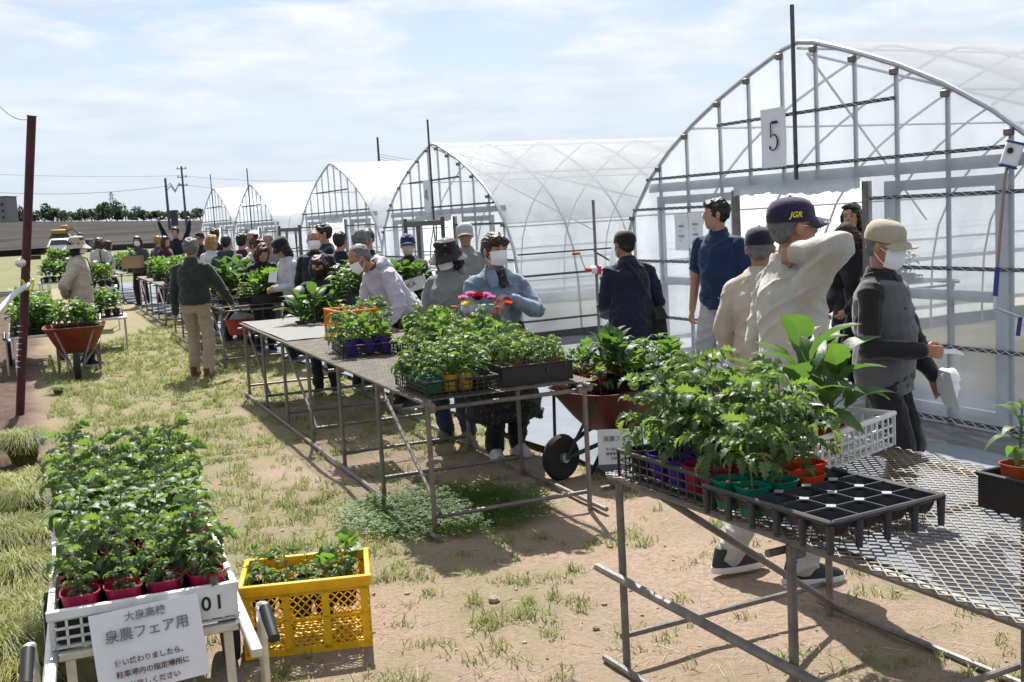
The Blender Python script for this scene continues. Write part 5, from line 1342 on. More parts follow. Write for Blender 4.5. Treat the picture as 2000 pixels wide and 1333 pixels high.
    if style != 'none':
        mb = MB()
        if style in ('short', 'long', 'bun', 'pony', 'bob', 'crop'):
            tq = .0 if style == 'crop' else .006
            mb.ell((0, -.020, .030), (.080 + tq, .096 + tq, .096 + tq), HM, 16, 10)
            mb.ell((0, -.048, -.012), (.068, .056, .058), HM, 14, 8)
            if style != 'crop':
                mb.ell((.015, .045, .088), (.06, .045, .028), HM, 12, 6); mb.ell((-.02, .05, .082), (.05, .04, .024), HM, 12, 6)
                for s in (-1, 1): mb.ell((s * .066, .018, .025), (.016, .03, .045), HM, 8, 6)
            if style in ('long', 'bob'):
                for s in (-1, 0, 1): mb.chain([HM @ Vector((s * .06, -.04, 0)), HM @ Vector((s * .066, -.05, -.08)), HM @ Vector((s * .05, -.055, -.14 if style == 'bob' else -.26))], [.045, .045, .03])
                for s in (-1, 1): mb.capsule(HM @ Vector((s * .074, .02, .02)), HM @ Vector((s * .076, .01, -.1)), .02, .016)
            if style == 'pony':
                mb.chain([HM @ Vector((-.03, -.10, -.02)), HM @ Vector((-.06, -.125, -.10)), HM @ Vector((-.085, -.115, -.20)), HM @ Vector((-.09, -.10, -.29))], [.03, .035, .03, .012])
                mb.ell((.03, .074, .06), (.055, .022, .035), HM, 12, 6); mb.ell((-.035, .068, .055), (.045, .026, .045), HM, 12, 6)
            if style == 'bun': mb.ell((0, -.05, .135), (.042, .042, .036), HM, 12, 8)
        remesh(mb.build('hair', hm, r), (.006, .009, .012)[lod], 1, .012 if style != 'crop' else .003, 34)
    # ---- hats
    if hat:
        kind, hc = hat[0], hat[1]; hcm = C[hc]
        mb = MB()
        if kind in ('cap', 'beanie', 'beret'):
            br = (.088, .108) if kind != 'beret' else (.10, .112)
            z0 = .028 if kind != 'beanie' else .012
            rings = [(z0, 1.0), (z0 + .025, 1.02), (z0 + .06, .97), (z0 + .088, .80), (z0 + .103, .52), (z0 + .110, .12)]
            mb.loft([((0, -.012 - (.0 if kind != 'beret' else .01), z), br[0] * q, br[1] * q) for z, q in rings], 22, HM)
            co = mb.build(kind, hcm, r)
            if kind == 'cap':
                b = MB(); P = []
                for j in range(5):
                    row = []
                    for a in np.linspace(-1.15, 1.15, 13):
                        q = j / 4; ext = .078 * q * (math.cos(a) ** .6 if math.cos(a) > 0 else 0)
                        row.append(HM @ Vector((.087 * math.sin(a) * (1 + .04 * q), -.012 + .105 * math.cos(a) + ext, z0 + .004 - .020 * q + .012 * math.cos(a) * 1.0 - .03 * (math.sin(a) ** 2))))
                    P.append(row)
                b.plate(P, .004); b.build('brim', C[hat[2]] if len(hat) > 2 else hcm, r)
                b = MB(); b.ell((0, -.012, z0 + .112), (.008, .008, .005), HM, 8, 5); b.build('button', hcm, co)
            if kind == 'beret':
                b = MB(); b.plate([[HM @ Vector((.09 * math.sin(a) * q, -.012 + .11 * math.cos(a) * q, z0 + .0 - .02 * (q - 1) * 10)) for a in np.linspace(-1.1, 1.1, 11)] for q in (1.0, 1.12, 1.25)], .004); b.build('brim', hcm, r)
        elif kind == 'bucket':
            n = 26; prof = [(.001, .128), (.06, .124), (.084, .110), (.092, .06), (.098, .022), (.128, -.008), (.160, -.036), (.158, -.042), (.124, -.016), (.094, .014)]
            V = []; F = []
            for rr, z in prof:
                for a in range(n): th = 2 * math.pi * a / n; wv = (.008 * math.sin(3 * th + 1) if rr > .12 else 0); V.append(HM @ Vector((rr * math.cos(th) * .95, -.012 + rr * 1.12 * math.sin(th), z + wv)))
            for i in range(len(prof) - 1):
                for a in range(n): F.append((i * n + a, i * n + (a + 1) % n, (i + 1) * n + (a + 1) % n, (i + 1) * n + a))
            mb.add(V, F); mb.build('bucket_hat', hcm, r)
    # ---- mask, eyes
    if mask:
        b = MB(); P = []
        for j in range(7):
            z = -.012 - .094 * j / 6; row = []
            for a in np.linspace(-1.12, 1.12, 15):
                q = math.sin(math.pi * min(1, max(0, (j + .3) / 6.6))) ; bul = .022 * math.cos(a) ** 3 * (.55 + .45 * q)
                rx = .078 - .010 * (j / 6) ** 2; ry = .096 + bul - .022 * (j / 6) ** 3
                row.append(HM @ Vector((rx * math.sin(a), .0 + ry * math.cos(a), z + .004 * math.sin(j * 2.0) * math.cos(a) + (.014 * math.cos(a) if j == 0 else 0) + (.02 * (1 - math.cos(a)) * (1 if j > 3 else -.6) * (j / 6)))))
            P.append(row)
        b.plate(P[::-1], .0025); mo = b.build('mask', mask, r)
        for s in (-1, 1):
            for z, z2 in ((-.02, .018), (-.085, -.03)):
                b = MB(); b.tube([HM @ Vector((s * .069, .045, z)), HM @ Vector((s * .082, .012, (z + z2) / 2)), HM @ Vector((s * .088, -.012, z2))], .0022, 5); b.build('strap', mask, mo)
    if eyes:
        for s in (-1, 1):
            b = MB(); b.ell((s * .031, .089, .006), (.010, .005, .0042), HM, 10, 6); b.build('eye', EYE, r)
            b = MB(); b.capsule(HM @ Vector((s * .016, .096, .027)), HM @ Vector((s * .046, .088, .028)), .0026, .0018, 6); b.build('eyebrow', hm, r)
        if not mask: b = MB(); b.capsule(HM @ Vector((-.02, .09, -.066)), HM @ Vector((.02, .09, -.066)), .004, .004, 6); b.build('mouth', LIP, r)
    return r, HM, UM, k, arms
def W_(r): return Matrix.Translation(r.location) @ Matrix.Rotation(r.rotation_euler.z, 4, 'Z')
def strap_bag(r, UM, k, m, size, pos, label, side=1, strap=True):
    "bag worn over the shoulder, hanging at pos (person frame)"
    M = W_(r); p = Vector(pos) * k
    b = thing('shoulder_bag', label, 'bag', tuple(M @ p), r.rotation_euler.z)
    mb = MB(); w, d, h = size; mb.loft([((0, 0, -h / 2), w * .5, d * .5), ((0, 0, -h * .3), w * .52, d * .55), ((0, 0, h * .2), w * .48, d * .45), ((0, 0, h / 2), w * .4, d * .22)], 16, None, 3.2); mb.build('pouch', m, b)
    mb = MB(); mb.plate([[(-w * .42, -d * .52 * q, h * .5 - .0 - h * .4 * (q - .4)), (w * .42, -d * .52 * q, h * .5 - h * .4 * (q - .4))] for q in (.2, .6, 1.05)], .006); mb.build('flap', m, b)
    if strap:
        pts = []
        for i in range(15):
            t_ = i / 14; a = math.pi * (t_ * 2 - 1)
        sh = Vector((-side * .09, 0, 1.455)) * k
        fr = [p + Vector((-side * w * .3, .02, h * .4)), Vector((side * .10, .165, 1.08)) * k, Vector((0, .158, 1.25)) * k, Vector((-side * .07, .12, 1.40)) * k, sh, Vector((-side * .06, -.135, 1.36)) * k, Vector((.02 * side, -.165, 1.2)) * k, Vector((side * .10, -.16, 1.05)) * k, p + Vector((-side * w * .3, -.03, h * .4))]
        fr = [UM @ q if 0 < i < 8 else q for i, q in enumerate(fr)]
        mb = MB(); mb.tube([q - p for q in fr], .009, 6); mb.build('strap', m, b)
    return b
# ---------------------------------------------------------------- the people, near to far
# man in white jacket, hand behind his neck
r, HM, UM, k, arms = person('man in off-white jacket and purple cap holding a hand behind his neck', 1540, 381, 4.80, 78, top='white', pants='beige', skin=SKIN2, hair=HAIR_G, style='crop', hat=('cap', 'purple'), lod=0, hem=.76, fat=.012,
    L=(-.235, .05, .82), Rr=(.15, -.045, 1.475), Rp=(.95, .25, 0), yaw=6, feet=((-.09, -.30, 0), (.11, -.03, 0)), eyes=True, collar='white', curl=30, girth=1.04)
JGR = text_mesh('JGR', .034, mat('yellow_thread', (.62, .56, .03), .7, 0), bold=.0008); JGR.parent = r; JGR.data.shear = .35
JGR.matrix_basis = HM @ Matrix.Translation((.0885, -.022, .058)) @ Matrix.Rotation(R(90), 4, 'Z') @ Matrix.Rotation(R(84), 4, 'X')
TB = text_mesh('TOUR B', .015, PAPER, bold=.0006); TB.parent = r
TB.matrix_basis = HM @ Matrix.Translation((.056, .118, .020)) @ Matrix.Rotation(R(40), 4, 'Z') @ Matrix.Rotation(R(55), 4, 'X')
for s in (-1, 1):
    mb = MB(); mb.tube([HM @ Vector((s * .083, -.005, .01)), HM @ Vector((s * .068, .075, .008)), HM @ Vector((s * .05, .098, .006))], .0018, 5); mb.build('glasses_arm', ALU, r)
    mb = MB(); mb.tube([HM @ Vector((s * .034 + .024 * math.cos(a), .108 - .1 * abs(s * .034 + .024 * math.cos(a)) , .002 + .018 * math.sin(a))) for a in np.linspace(0, 6.283, 15)], .0016, 5); mb.build('glasses_rim', ALU, r)
mb = MB(); mb.chain([HM @ Vector((-.05, -.075, -.125)), HM @ Vector((0.0, -.088, -.125)), HM @ Vector((.06, -.07, -.12))], [.012, .014, .011]); mb.build('neck_towel', mat('lime_towel', (.35, .5, .12), .9, .2, 20, .4, 90), r)
mb = MB(); mb.loft([((0, 0, z * k), a * k, b_ * k) for z, a, b_ in ((.735, .180, .136), (.75, .186, .142), (.79, .190, .146), (.80, .184, .14))], 28, UM); remesh(mb.build('hem_band', C['white'], r), .008, 2, .006, 12)
# bag strap down his back
strap_bag(r, UM, k, C['black'], (.2, .09, .2), (-.24, -.05, .80), 'black shoulder bag hanging at the left hip of the white jacket man', -1, False)
# second man in white, dark cap, behind
r, HM, UM, k, arms = person('man in cream jacket and dark cap standing behind the man with raised elbow', 1482, 441, 6.3, 25, top='cream', pants='black', skin=SKIN2, hair=HAIR_G, style='crop', hat=('cap', 'navy'), lod=0, hem=.78, L=(-.22, .16, .86), Rr=(.22, .1, .82), collar='cream', fat=.02)
p = W_(r) @ arms[0][3]; mb = MB(); mb.loft([((0, 0, -.16), .03, .03), ((0.01, 0, -.1), .06, .045), ((0, .01, -.03), .045, .04), ((0, 0, .03), .02, .02)], 10)
o = remesh(mb.build('plastic_bag', mat('white_bag', (.7, .7, .72), .4, .05, 9, trans=.3), None, p), .008, 1, .03, 14); tag(o, 'crumpled white plastic bag in the hand of the cream jacket man', 'bag')
# man in vest with mask
r, HM, UM, k, arms = person('masked man in grey vest and tan cap holding a white slip', 1722, 428, 5.42, 126, top='black', pants='black', skin=SKIN2, hair=HAIR_G, style='crop', hat=('cap', 'tan', 'tan'), mask=MASKM, lod=0, hem=.78, vest='vest', collar='black',
    Rr=(.15, .24, 1.03), Rp=(.5, -1, -.4), L=(-.26, .20, .80), Lp=(-1, -.6, 0), yaw=10, pitch=12, eyes=True, fat=.02, curl=48)
p = W_(r) @ (arms[1][3] + Vector((0, .12, 0)) * k)
mb = MB(); mb.plate([[(-.004, -.005, -.008), (-.004, .0, .012)], [(.05, -.01, -.012), (.05, .0, .012)], [(.085, -.012, -.022), (.09, -.01, -.012)]], .001); tag(mb.build('paper_slip', PAPER, None, p), 'small white slip pinched by the man in the grey vest', 'paper')
p = W_(r) @ (arms[0][3] + Vector((-.02, .06, -.02)) * k)
b = thing('paper_bag', 'creased white paper bag in the lowered hand of the vest man', 'bag', tuple(p), R(-70))
mb = MB(); mb.box((.02, 0, -.03), (.13, .05, .15), Euler((.1, .25, 0)), .012); remesh(mb.build('pouch', PAPER, b), .008, 1, .02, 12)
mb = MB(); mb.plate([[(-.02, -.04, .06), (.10, -.05, .05)], [(.02, -.06, -.05), (.15, -.06, -.06)], [(.06, -.05, -.12), (.17, -.05, -.13)]], .001); mb.build('receipt', PAPER, b)
# denim woman
FLORAL = mat('dark_floral_print', (.008, .008, .009), .85, 0, 55, col2=(.10, .09, .09))
FLORAL.node_tree.nodes['Color Ramp'].color_ramp.elements[0].position = .56; FLORAL.node_tree.nodes['Color Ramp'].color_ramp.elements[1].position = .62
r, HM, UM, k, arms = person('masked woman in denim jacket with brown ponytail behind the flowers', 963, 455, 7.6, 158, top='denim', pants='black', hair=HAIR_R, style='pony', mask=MASKM, lod=0, hem=.84, collar='denim', L=(-.03, .235, 1.22), Lp=(-1, .1, -.8), Rr=(.17, .24, .90), Rp=(1, -.4, -.4), yaw=-12,
    skirt=(FLORAL, .28), shoes=(SHOE_L, SHOE_W), eyes=True, girth=1.05, curl=50)
# note: in her own frame the left hand holds the bouquet bag
for s in (-1, 1):
    mb = MB(); mb.plate([[tuple(UM @ (Vector(q_) * k)) for q_ in row] for row in (((s * .045, .105, 1.44), (s * .095, .06, 1.43)), ((s * .035, .150, 1.37), (s * .115, .12, 1.37)), ((s * .05, .165, 1.32), (s * .10, .15, 1.31)))], -.008 * s); mb.build('lapel', C['denim'], r)
mb = MB(); mb.plate([[tuple(UM @ (Vector((x, .150 + .004 * q, 1.20 - .05 * q)) * k)) for x in (-.13, -.09, -.05)] for q in (0, .5, 1)], .008); mb.build('chest_pocket', C['denim'], r)
mb = MB(); mb.plate([[tuple(UM @ (Vector((x, .096 + .056 * q, 1.43 - .13 * q)) * k)) for x in (-.03 + .015 * q, 0, .03 - .015 * q)] for q in (0, .35, .7, 1)], .012); mb.build('blouse', FLORAL, r)
p = dp(946, 640, 7.22)
b = thing('flower_bag', 'clear bag of pink, red, yellow and orange flowers held by the denim woman', 'bouquet', (p.x, p.y, p.z), 0)
CLEAR = bpy.data.materials.new('clear_plastic'); CLEAR.use_nodes = True
n_, l_ = CLEAR.node_tree.nodes, CLEAR.node_tree.links; n_.clear(); o1 = n_.new('ShaderNodeOutputMaterial'); a1 = n_.new('ShaderNodeBsdfTransparent'); g1 = n_.new('ShaderNodeBsdfGlossy'); g1.inputs['Roughness'].default_value = .15; x1 = n_.new('ShaderNodeMixShader'); x1.inputs[0].default_value = .12
l_.new(a1.outputs[0], x1.inputs[1]); l_.new(g1.outputs[0], x1.inputs[2]); l_.new(x1.outputs[0], o1.inputs[0])
mb = MB(); V = []
for z, q in ((-.2, .06), (-.1, .12), (0, .15), (.1, .16), (.17, .15)):
    V.append([(q * 1.15 * math.cos(a) * (1 + .06 * math.sin(5 * a + z * 20)), q * .8 * math.sin(a), z) for a in np.linspace(0, 6.283, 22)])
mb.grid(V); mb.build('clear_wrap', CLEAR, b)
def bloom(c, rr, m, nm='flower'):
    mb = MB()
    for i in range(26):
        a = i * 2.4; e = R(15 + 70 * (i / 26)); L_ = rr * (1.05 - .45 * i / 26)
        M = Matrix.Translation(c) @ Matrix.Rotation(a, 4, 'Z') @ Matrix.Rotation(e, 4, 'X'); mb.add(*xf(leaflet(L_, rr * .34, -.3, -.35, 4, .25, i), M))
    o = mb.build(nm, m, b)
FM = {k_: mat('petal_' + k_, c, .7, .15, 20, trans=.3) for k_, c in dict(pink=(.75, .25, .5), red=(.30, .005, .02), yellow=(.75, .65, .1), orange=(.75, .10, .05), blush=(.7, .2, .22)).items()}
for c, rr, kk in (((-.13, .0, .19), .045, 'pink'), ((-.08, -.02, .215), .045, 'pink'), ((-.03, -.05, .19), .062, 'red'), ((.02, .02, .20), .045, 'pink'), ((.055, -.01, .185), .04, 'pink'), ((-.105, -.06, .145), .055, 'yellow'), ((-.19, .0, .14), .025, 'blush'), ((-.10, -.08, .09), .03, 'blush'), ((.10, -.05, .12), .035, 'orange'), ((.16, -.04, .14), .045, 'orange'), ((.07, -.06, .085), .032, 'orange'), ((.12, -.07, .10), .03, 'orange'), ((.09, .0, .15), .026, 'orange')):
    bloom(Vector(c), rr, FM[kk])
for i in range(7):
    mb = MB(); x = -.15 + .045 * i; mb.tube([(x * .3, 0, -.18), (x, -.02, .13)], .004, 5); mb.build('flower_stem', STEM, b)
for i in range(14):
    link('leaf', LEAFM['pepper', i % 5], b, Matrix.Translation((random.uniform(-.12, .12), random.uniform(-.06, .04), random.uniform(-.08, .12))) @ Matrix.Rotation(i * 2.4, 4, 'Z') @ Matrix.Rotation(.8, 4, 'X'))
# bucket hat woman
r, HM, UM, k, arms = person('woman in black bucket hat and grey hooded jacket looking down', 872, 463, 8.25, 206, top='grey', pants='jeans', hair=HAIR_B, style='bob', hat=('bucket', 'black'), mask=MASKM, lod=0, hem=.8, hood=True, L=(-.12, .3, .98), Rr=(.14, .3, .92), pitch=9, shoes=(SHOE_G, SHOE_G), eyes=True)
p = W_(r) @ (arms[0][3] + Vector((.02, .1, -.08)) * k); mb = MB(); mb.plate([[(-.06, 0, -.12), (.06, 0, -.12)], [(-.07, .01, 0), (.07, .02, 0)], [(-.02, 0, .1), (.03, 0, .1)]], .002); tag(mb.build('plastic_bag', mat('white_bag', (.7, .7, .72)), None, p), 'thin white plastic bag hanging from the hand of the bucket hat woman', 'bag')
# grey cap man
person('man in light grey cap and grey shirt standing at the back of the group', 907, 433, 11.6, 178, top='grey', pants='dgrey', skin=SKIN2, hair=HAIR_G, style='crop', hat=('cap', 'lgrey'), lod=1, sleeve='short', pitch=5, eyes=True, hem=.84)
# blue cap man carrying white box
r, HM, UM, k, arms = person('masked man in blue cap carrying a white box of leafy plants', 795, 456, 12.4, 176, top='black', pants='black', skin=SKIN, hair=HAIR_B, style='short', hat=('cap', 'blue', 'blue'), mask=mat('beige_mask', (.5, .43, .36), .85, .03), lod=1, L=(-.2, .34, 1.0), Rr=(.2, .34, 1.06), eyes=True)
p = W_(r) @ Vector((0.03, .38, .90))
b = thing('carton', 'white printed box of leafy plants carried by the man in blue cap', 'box', tuple(p), R(6)); b.rotation_euler = (0, R(-14), R(8))
mb = MB()
for q in ((0, -.14, .07, .46, .008, .14), (0, .14, .07, .46, .008, .14), (-.226, 0, .07, .008, .27, .14), (.226, 0, .07, .008, .27, .14), (0, 0, .004, .45, .27, .008)): mb.box(q[:3], q[3:])
mb.build('box', mat('white_card', (.62, .62, .58), .8, .06, 4), b, smooth=False)
tx = text_mesh('CALA', .075, INK_R); tx.parent = b; tx.location = (.02, -.1455, .075); tx.rotation_euler = (R(90), 0, 0)
for i in range(6):
    M = Matrix.Translation((-.16 + .065 * i, random.uniform(-.06, .06), .02)); st, Ls = PLANS['eggplant', i % 5]
    link('plant_stem', st, b, M); tag(link('foliage', FOL['eggplant', i % 5], b, M @ Matrix.Scale(1.15, 4)), kind='stuff')
# bending man
person('grey haired masked man in pale lilac jacket bending over the bench', 700, 470, 9.6, 236, H=1.66, top='lilac', pants='black', skin=SKIN2, hair=HAIR_G, style='crop', mask=MASKM, lod=0, lean=40, yaw=12, pitch=8, hood=True, L=(-.30, .40, .80), Rr=(.12, .55, .86), hem=.82, eyes=True, collar='dgrey')
# big navy man with dark crate
r, HM, UM, k, arms = person('grey haired man in navy seen from behind carrying a dark crate of plants', 690, 448, 11.2, 48, top='navy', pants='black', skin=SKIN2, hair=HAIR_G, style='short', lod=1, lean=8, L=(-.16, .36, .98), Rr=(.2, .36, .98), girth=1.08, H=1.62)
p = dp(705, 592, 10.75); M = Matrix.Translation(p) @ Matrix.Rotation(R(-8), 4, 'Z'); crate('blackdeep', 'dark_crate', 'dark crate of plants carried by the grey haired man in navy', 'crate', M)
fill(M, .5, .36, 4, 3, ('eggplant', 'pepper'), 'black', 'leafy plant in the dark crate carried by the navy man', 'plants in the carried crate', 0, 1.2, .02, (), .01, 61)
# black mask woman carrying plants
r, HM, UM, k, arms = person('woman with black mask and dark clothes carrying broad leaved plants', 620, 500, 11.0, 178, top='black', pants='black', hair=HAIR_R, style='bob', mask=mat('black_mask', (.012, .012, .013), .8, 0), lod=1, L=(-.18, .3, .86), Rr=(.18, .3, .86), pitch=20, eyes=True)
p = dp(622, 648, 10.55); M = Matrix.Translation(p) @ Matrix.Rotation(R(6), 4, 'Z'); crate('black', 'dark_tray', 'dark tray of plants carried by the woman with black mask', 'tray', M)
fill(M, .48, .34, 3, 2, 'eggplant', 'black', 'broad leaved plant in the tray carried by the woman with black mask', 'plants in her tray', 0, 1.25, .02, (), .02, 62)
person('masked man in navy vest standing left of the big navy man', 612, 449, 13.2, 172, top='black', vest='navy', pants='black', skin=SKIN2, hair=HAIR_B, style='crop', mask=MASKM, lod=1, eyes=True)
person('dark haired man in navy standing behind the masked man in vest', 633, 437, 14.4, 250, top='navy', pants='dgrey', hair=HAIR_B, style='short', lod=1)
person('person with black hair half hidden behind the big navy man', 662, 452, 14.0, 20, top='navy', pants='dgrey', hair=HAIR_B, style='short', lod=1)
person('dark haired man in navy looking down right of the big navy man', 716, 447, 12.9, 215, top='navy', pants='dgrey', hair=HAIR_B, style='short', lod=1, pitch=18)
# group around the far bench
r, HM, UM, k, arms = person('woman in black beret and pale blue blouse reading a slip', 548, 483, 13.6, 235, H=1.56, top='pale', pants='black', hair=HAIR_B, style='bob', hat=('beret', 'black'), lod=1, lean=12, pitch=22, L=(-.1, .3, 1.02), Rr=(.1, .3, 1.0))
p = dp(531, 541, 13.2); mb = MB(); mb.plate([[(-.05, 0, -.06), (.05, .02, -.07)], [(-.03, .03, .07), (.06, .05, .06)]], .001); tag(mb.build('paper_slip', PAPER, None, p), 'white paper slip in the hands of the woman in black beret', 'paper')
person('person with brown hair bending low between the bun woman and beret woman', 512, 482, 14.6, 150, H=1.5, top='black', pants='black', hair=HAIR_R, style='bob', lod=1, lean=18, pitch=20)
person('woman with hair bun and white top bending over the plants', 500, 462, 15.6, 120, H=1.58, top='white', pants='black', hair=HAIR_R, style='bun', lod=1, lean=16, pitch=10)
person('bald man in pale shirt standing behind the bun woman', 488, 451, 17.5, 160, top='lgrey', pants='dgrey', skin=SKIN2, style='none', lod=2)
person('dark haired person in maroon top seen from behind', 470, 456, 17.0, 10, top='maroon', pants='dgrey', hair=HAIR_B, lod=2)
r, HM, UM, k, arms = person('man with reddish head and grey jacket holding a white sheet', 523, 457, 17.2, 190, top='grey', pants='dgrey', skin=SKIN2, hair=HAIR_G, style='crop', lod=2, pitch=20, L=(-.1, .3, 1.2), Rr=(.12, .3, 1.2))
person('man in slate hooded jacket seen from behind at the far bench', 440, 458, 16.2, 15, top='slate', pants='black', hair=HAIR_B, style='crop', lod=1, hood=True, girth=1.12)
person('person with light brown hair and pale shirt beside the slate jacket man', 411, 458, 18.2, 20, top='pale', pants='dgrey', hair=HAIR_Y, style='bob', lod=2)
person('dark haired person half hidden behind the light brown hair', 418, 446, 21.0, 10, top='black', pants='dgrey', hair=HAIR_B, lod=2)
person('person in black with dark cap left of the light brown hair', 390, 452, 22.0, 185, top='black', pants='dgrey', hat=('cap', 'black'), lod=2)
person('man in navy raising both arms in front of the utility poles', 342, 443, 27.0, 180, top='navy', pants='dgrey', lod=2, sleeve='long', L=(-.38, .1, 1.84), Rr=(.36, .1, 1.9))
person('woman in maroon and white facing right left of the raised arms', 321, 461, 25.0, 110, top='maroon', pants='dgrey', hair=HAIR_R, style='bob', lod=2)
person('person in dark coat with light hair left of the maroon woman', 307, 461, 26.0, 30, top='dgrey', pants='black', hair=HAIR_Y, style='short', lod=2)
r, HM, UM, k, arms = person('masked woman with long dark hair carrying a cardboard box', 268, 461, 26.0, 180, top='dgrey', pants='black', hair=HAIR_R, style='long', mask=MASKM, lod=2, L=(-.2, .35, 1.0), Rr=(.2, .35, 1.0))
p = W_(r) @ Vector((0, .46, .92)); b = thing('cardboard_box', 'brown cardboard box carried by the masked woman with long hair', 'box', tuple(p))
mb = MB(); 
for q in ((0, -.15, .14, .42, .01, .28), (0, .15, .14, .42, .01, .28), (-.205, 0, .14, .01, .29, .28), (.205, 0, .14, .01, .29, .28), (0, 0, .006, .4, .29, .01)): mb.box(q[:3], q[3:])
mb.build('box', mat('cardboard', (.33, .21, .13), .85, .1, 5), b, smooth=False)
tag(link('foliage', FOL['sweetpotato', 1], b, Matrix.Translation((0, 0, .14)) @ Matrix.Scale(1.4, 4)), kind='stuff')
# blouse woman and neighbour
r, HM, UM, k, arms = person('woman in white blouse and grey skirt trousers seen from behind', 192, 464, 26.5, 15, top='white', pants='lgrey', hair=HAIR_R, style='long', lod=1, hem=.86, shoes=(SHOE_B, SHOE_B))
strap_bag(r, UM, k, C['black'], (.3, .1, .22), (.18, -.18, .98), 'black handbag hanging at the hip of the woman in white', 1, False)
mb = MB(); mb.tube([Vector((.10, -.13, 1.40)) * k, Vector((.13, -.17, 1.2)) * k, Vector((.16, -.19, 1.05)) * k], .014, 6); mb.build('bag_strap', C['black'], r)
person('person in black trousers walking right behind the woman in white', 209, 470, 27.5, 60, top='pale', pants='black', hair=HAIR_B, style='bob', lod=2)
# green jacket man
r, HM, UM, k, arms = person('man in dark green jacket and khaki trousers walking away', 370, 464, 12.75, 8, top='green', pants='khaki', skin=SKIN2, hair=HAIR_G, style='short', lod=0, hem=.90, girth=1.12, L=(-.30, .05, .74), Rr=(.36, .28, .86), feet=((-.13, .10, 0), (.14, -.10, 0)), shoes=(SHOE_R, SHOE_R), collar='green', fat=.02)
# cream hat woman
r, HM, UM, k, arms = person('woman in cream bucket hat and cream coat with hands behind her back', 146, 458, 14.4, 70, top='cream', pants='navy', hair=HAIR_B, style='bob', hat=('bucket', 'cream'), mask=MASKM, lod=0, hem=.66, L=(-.06, -.19, .95), Rr=(.06, -.19, .95), Lp=(-1, -.5, 0), Rp=(1, -.5, 0), girth=1.1, collar='cream', yaw=8, eyes=True, fat=.02)
strap_bag(r, UM, k, C['navy'], (.34, .1, .26), (.16, -.05, .78), 'navy cross body bag worn by the woman in the cream hat', 1)
# navy jacket man in black beanie
r, HM, UM, k, arms = person('man in navy jacket and black beanie seen from behind', 1226, 444, 8.7, -18, top='navy', pants='taupe', skin=SKIN2, hair=HAIR_B, style='crop', hat=('beanie', 'black'), mask=MASKM, lod=0, hem=.74, yaw=-14, L=(-.14, .3, .95), Rr=(.2, .24, .95), collar='navy', girth=1.12, fat=.015, lean=6)
mb = MB(); mb.tube([UM @ (Vector(q) * k) for q in ((-.06, -.10, 1.43), (.02, -.175, 1.28), (.12, -.175, 1.05), (.19, -.15, .85))], .011, 6); mb.build('bag_strap', C['black'], r)
strap_bag(r, UM, k, C['black'], (.12, .2, .24), (.22, -.06, .84), 'black side bag at the hip of the man in black beanie', 1, False)
# polo man
person('man in dark blue polo shirt looking left by the greenhouse doorway', 1402, 386, 9.0, 215, top='polo', pants='beige', hair=HAIR_B, style='short', lod=0, sleeve='short', yaw=55, hem=.82, collar='polo', L=(-.24, .02, .80), girth=1.02, lean=3)
# two women inside the greenhouse
person('woman with dark wavy hair peering out inside the greenhouse', 1664, 396, 9.9, 215, top='black', pants='black', hair=HAIR_B, style='bob', lod=1, eyes=True)
person('woman in black bending over the bench inside the greenhouse', 1652, 442, 9.0, 235, H=1.5, top='black', pants='black', hair=HAIR_R, style='bob', lod=1, lean=22, pitch=22, L=(-.1, .4, .86), Rr=(.12, .4, .86))
# ================================================================== carts, barrows, crates, signs
def sign_board(r, M, w, h, lines):
    mb = MB(); mb.plate([[(-w / 2 + w * i / 6, .004 * math.sin(i), -h / 2 + h * j / 6) for j in range(7)] for i in range(7)], .002); s = mb.build('sheet', PAPER, r); s.matrix_basis = M
    for body, size, x, z, m, bold in lines:
        t = text_mesh(body, size, m, bold=bold); t.parent = r; t.matrix_basis = M @ Matrix.Translation((x, -.0085, z)) @ Matrix.Rotation(R(90), 4, 'X')
LINES = [('大泉高校', .038, .0, .135, INK_G, .0003), ('泉農フェア用', .052, .0, .075, INK_G, .0004), ('使い終わりましたら、', .027, .0, -.02, INK_R, .0003), ('駐車場内の指定場所に', .027, .0, -.062, INK_R, .0003), ('お戻しください', .027, .0, -.104, INK_R, .0003)]
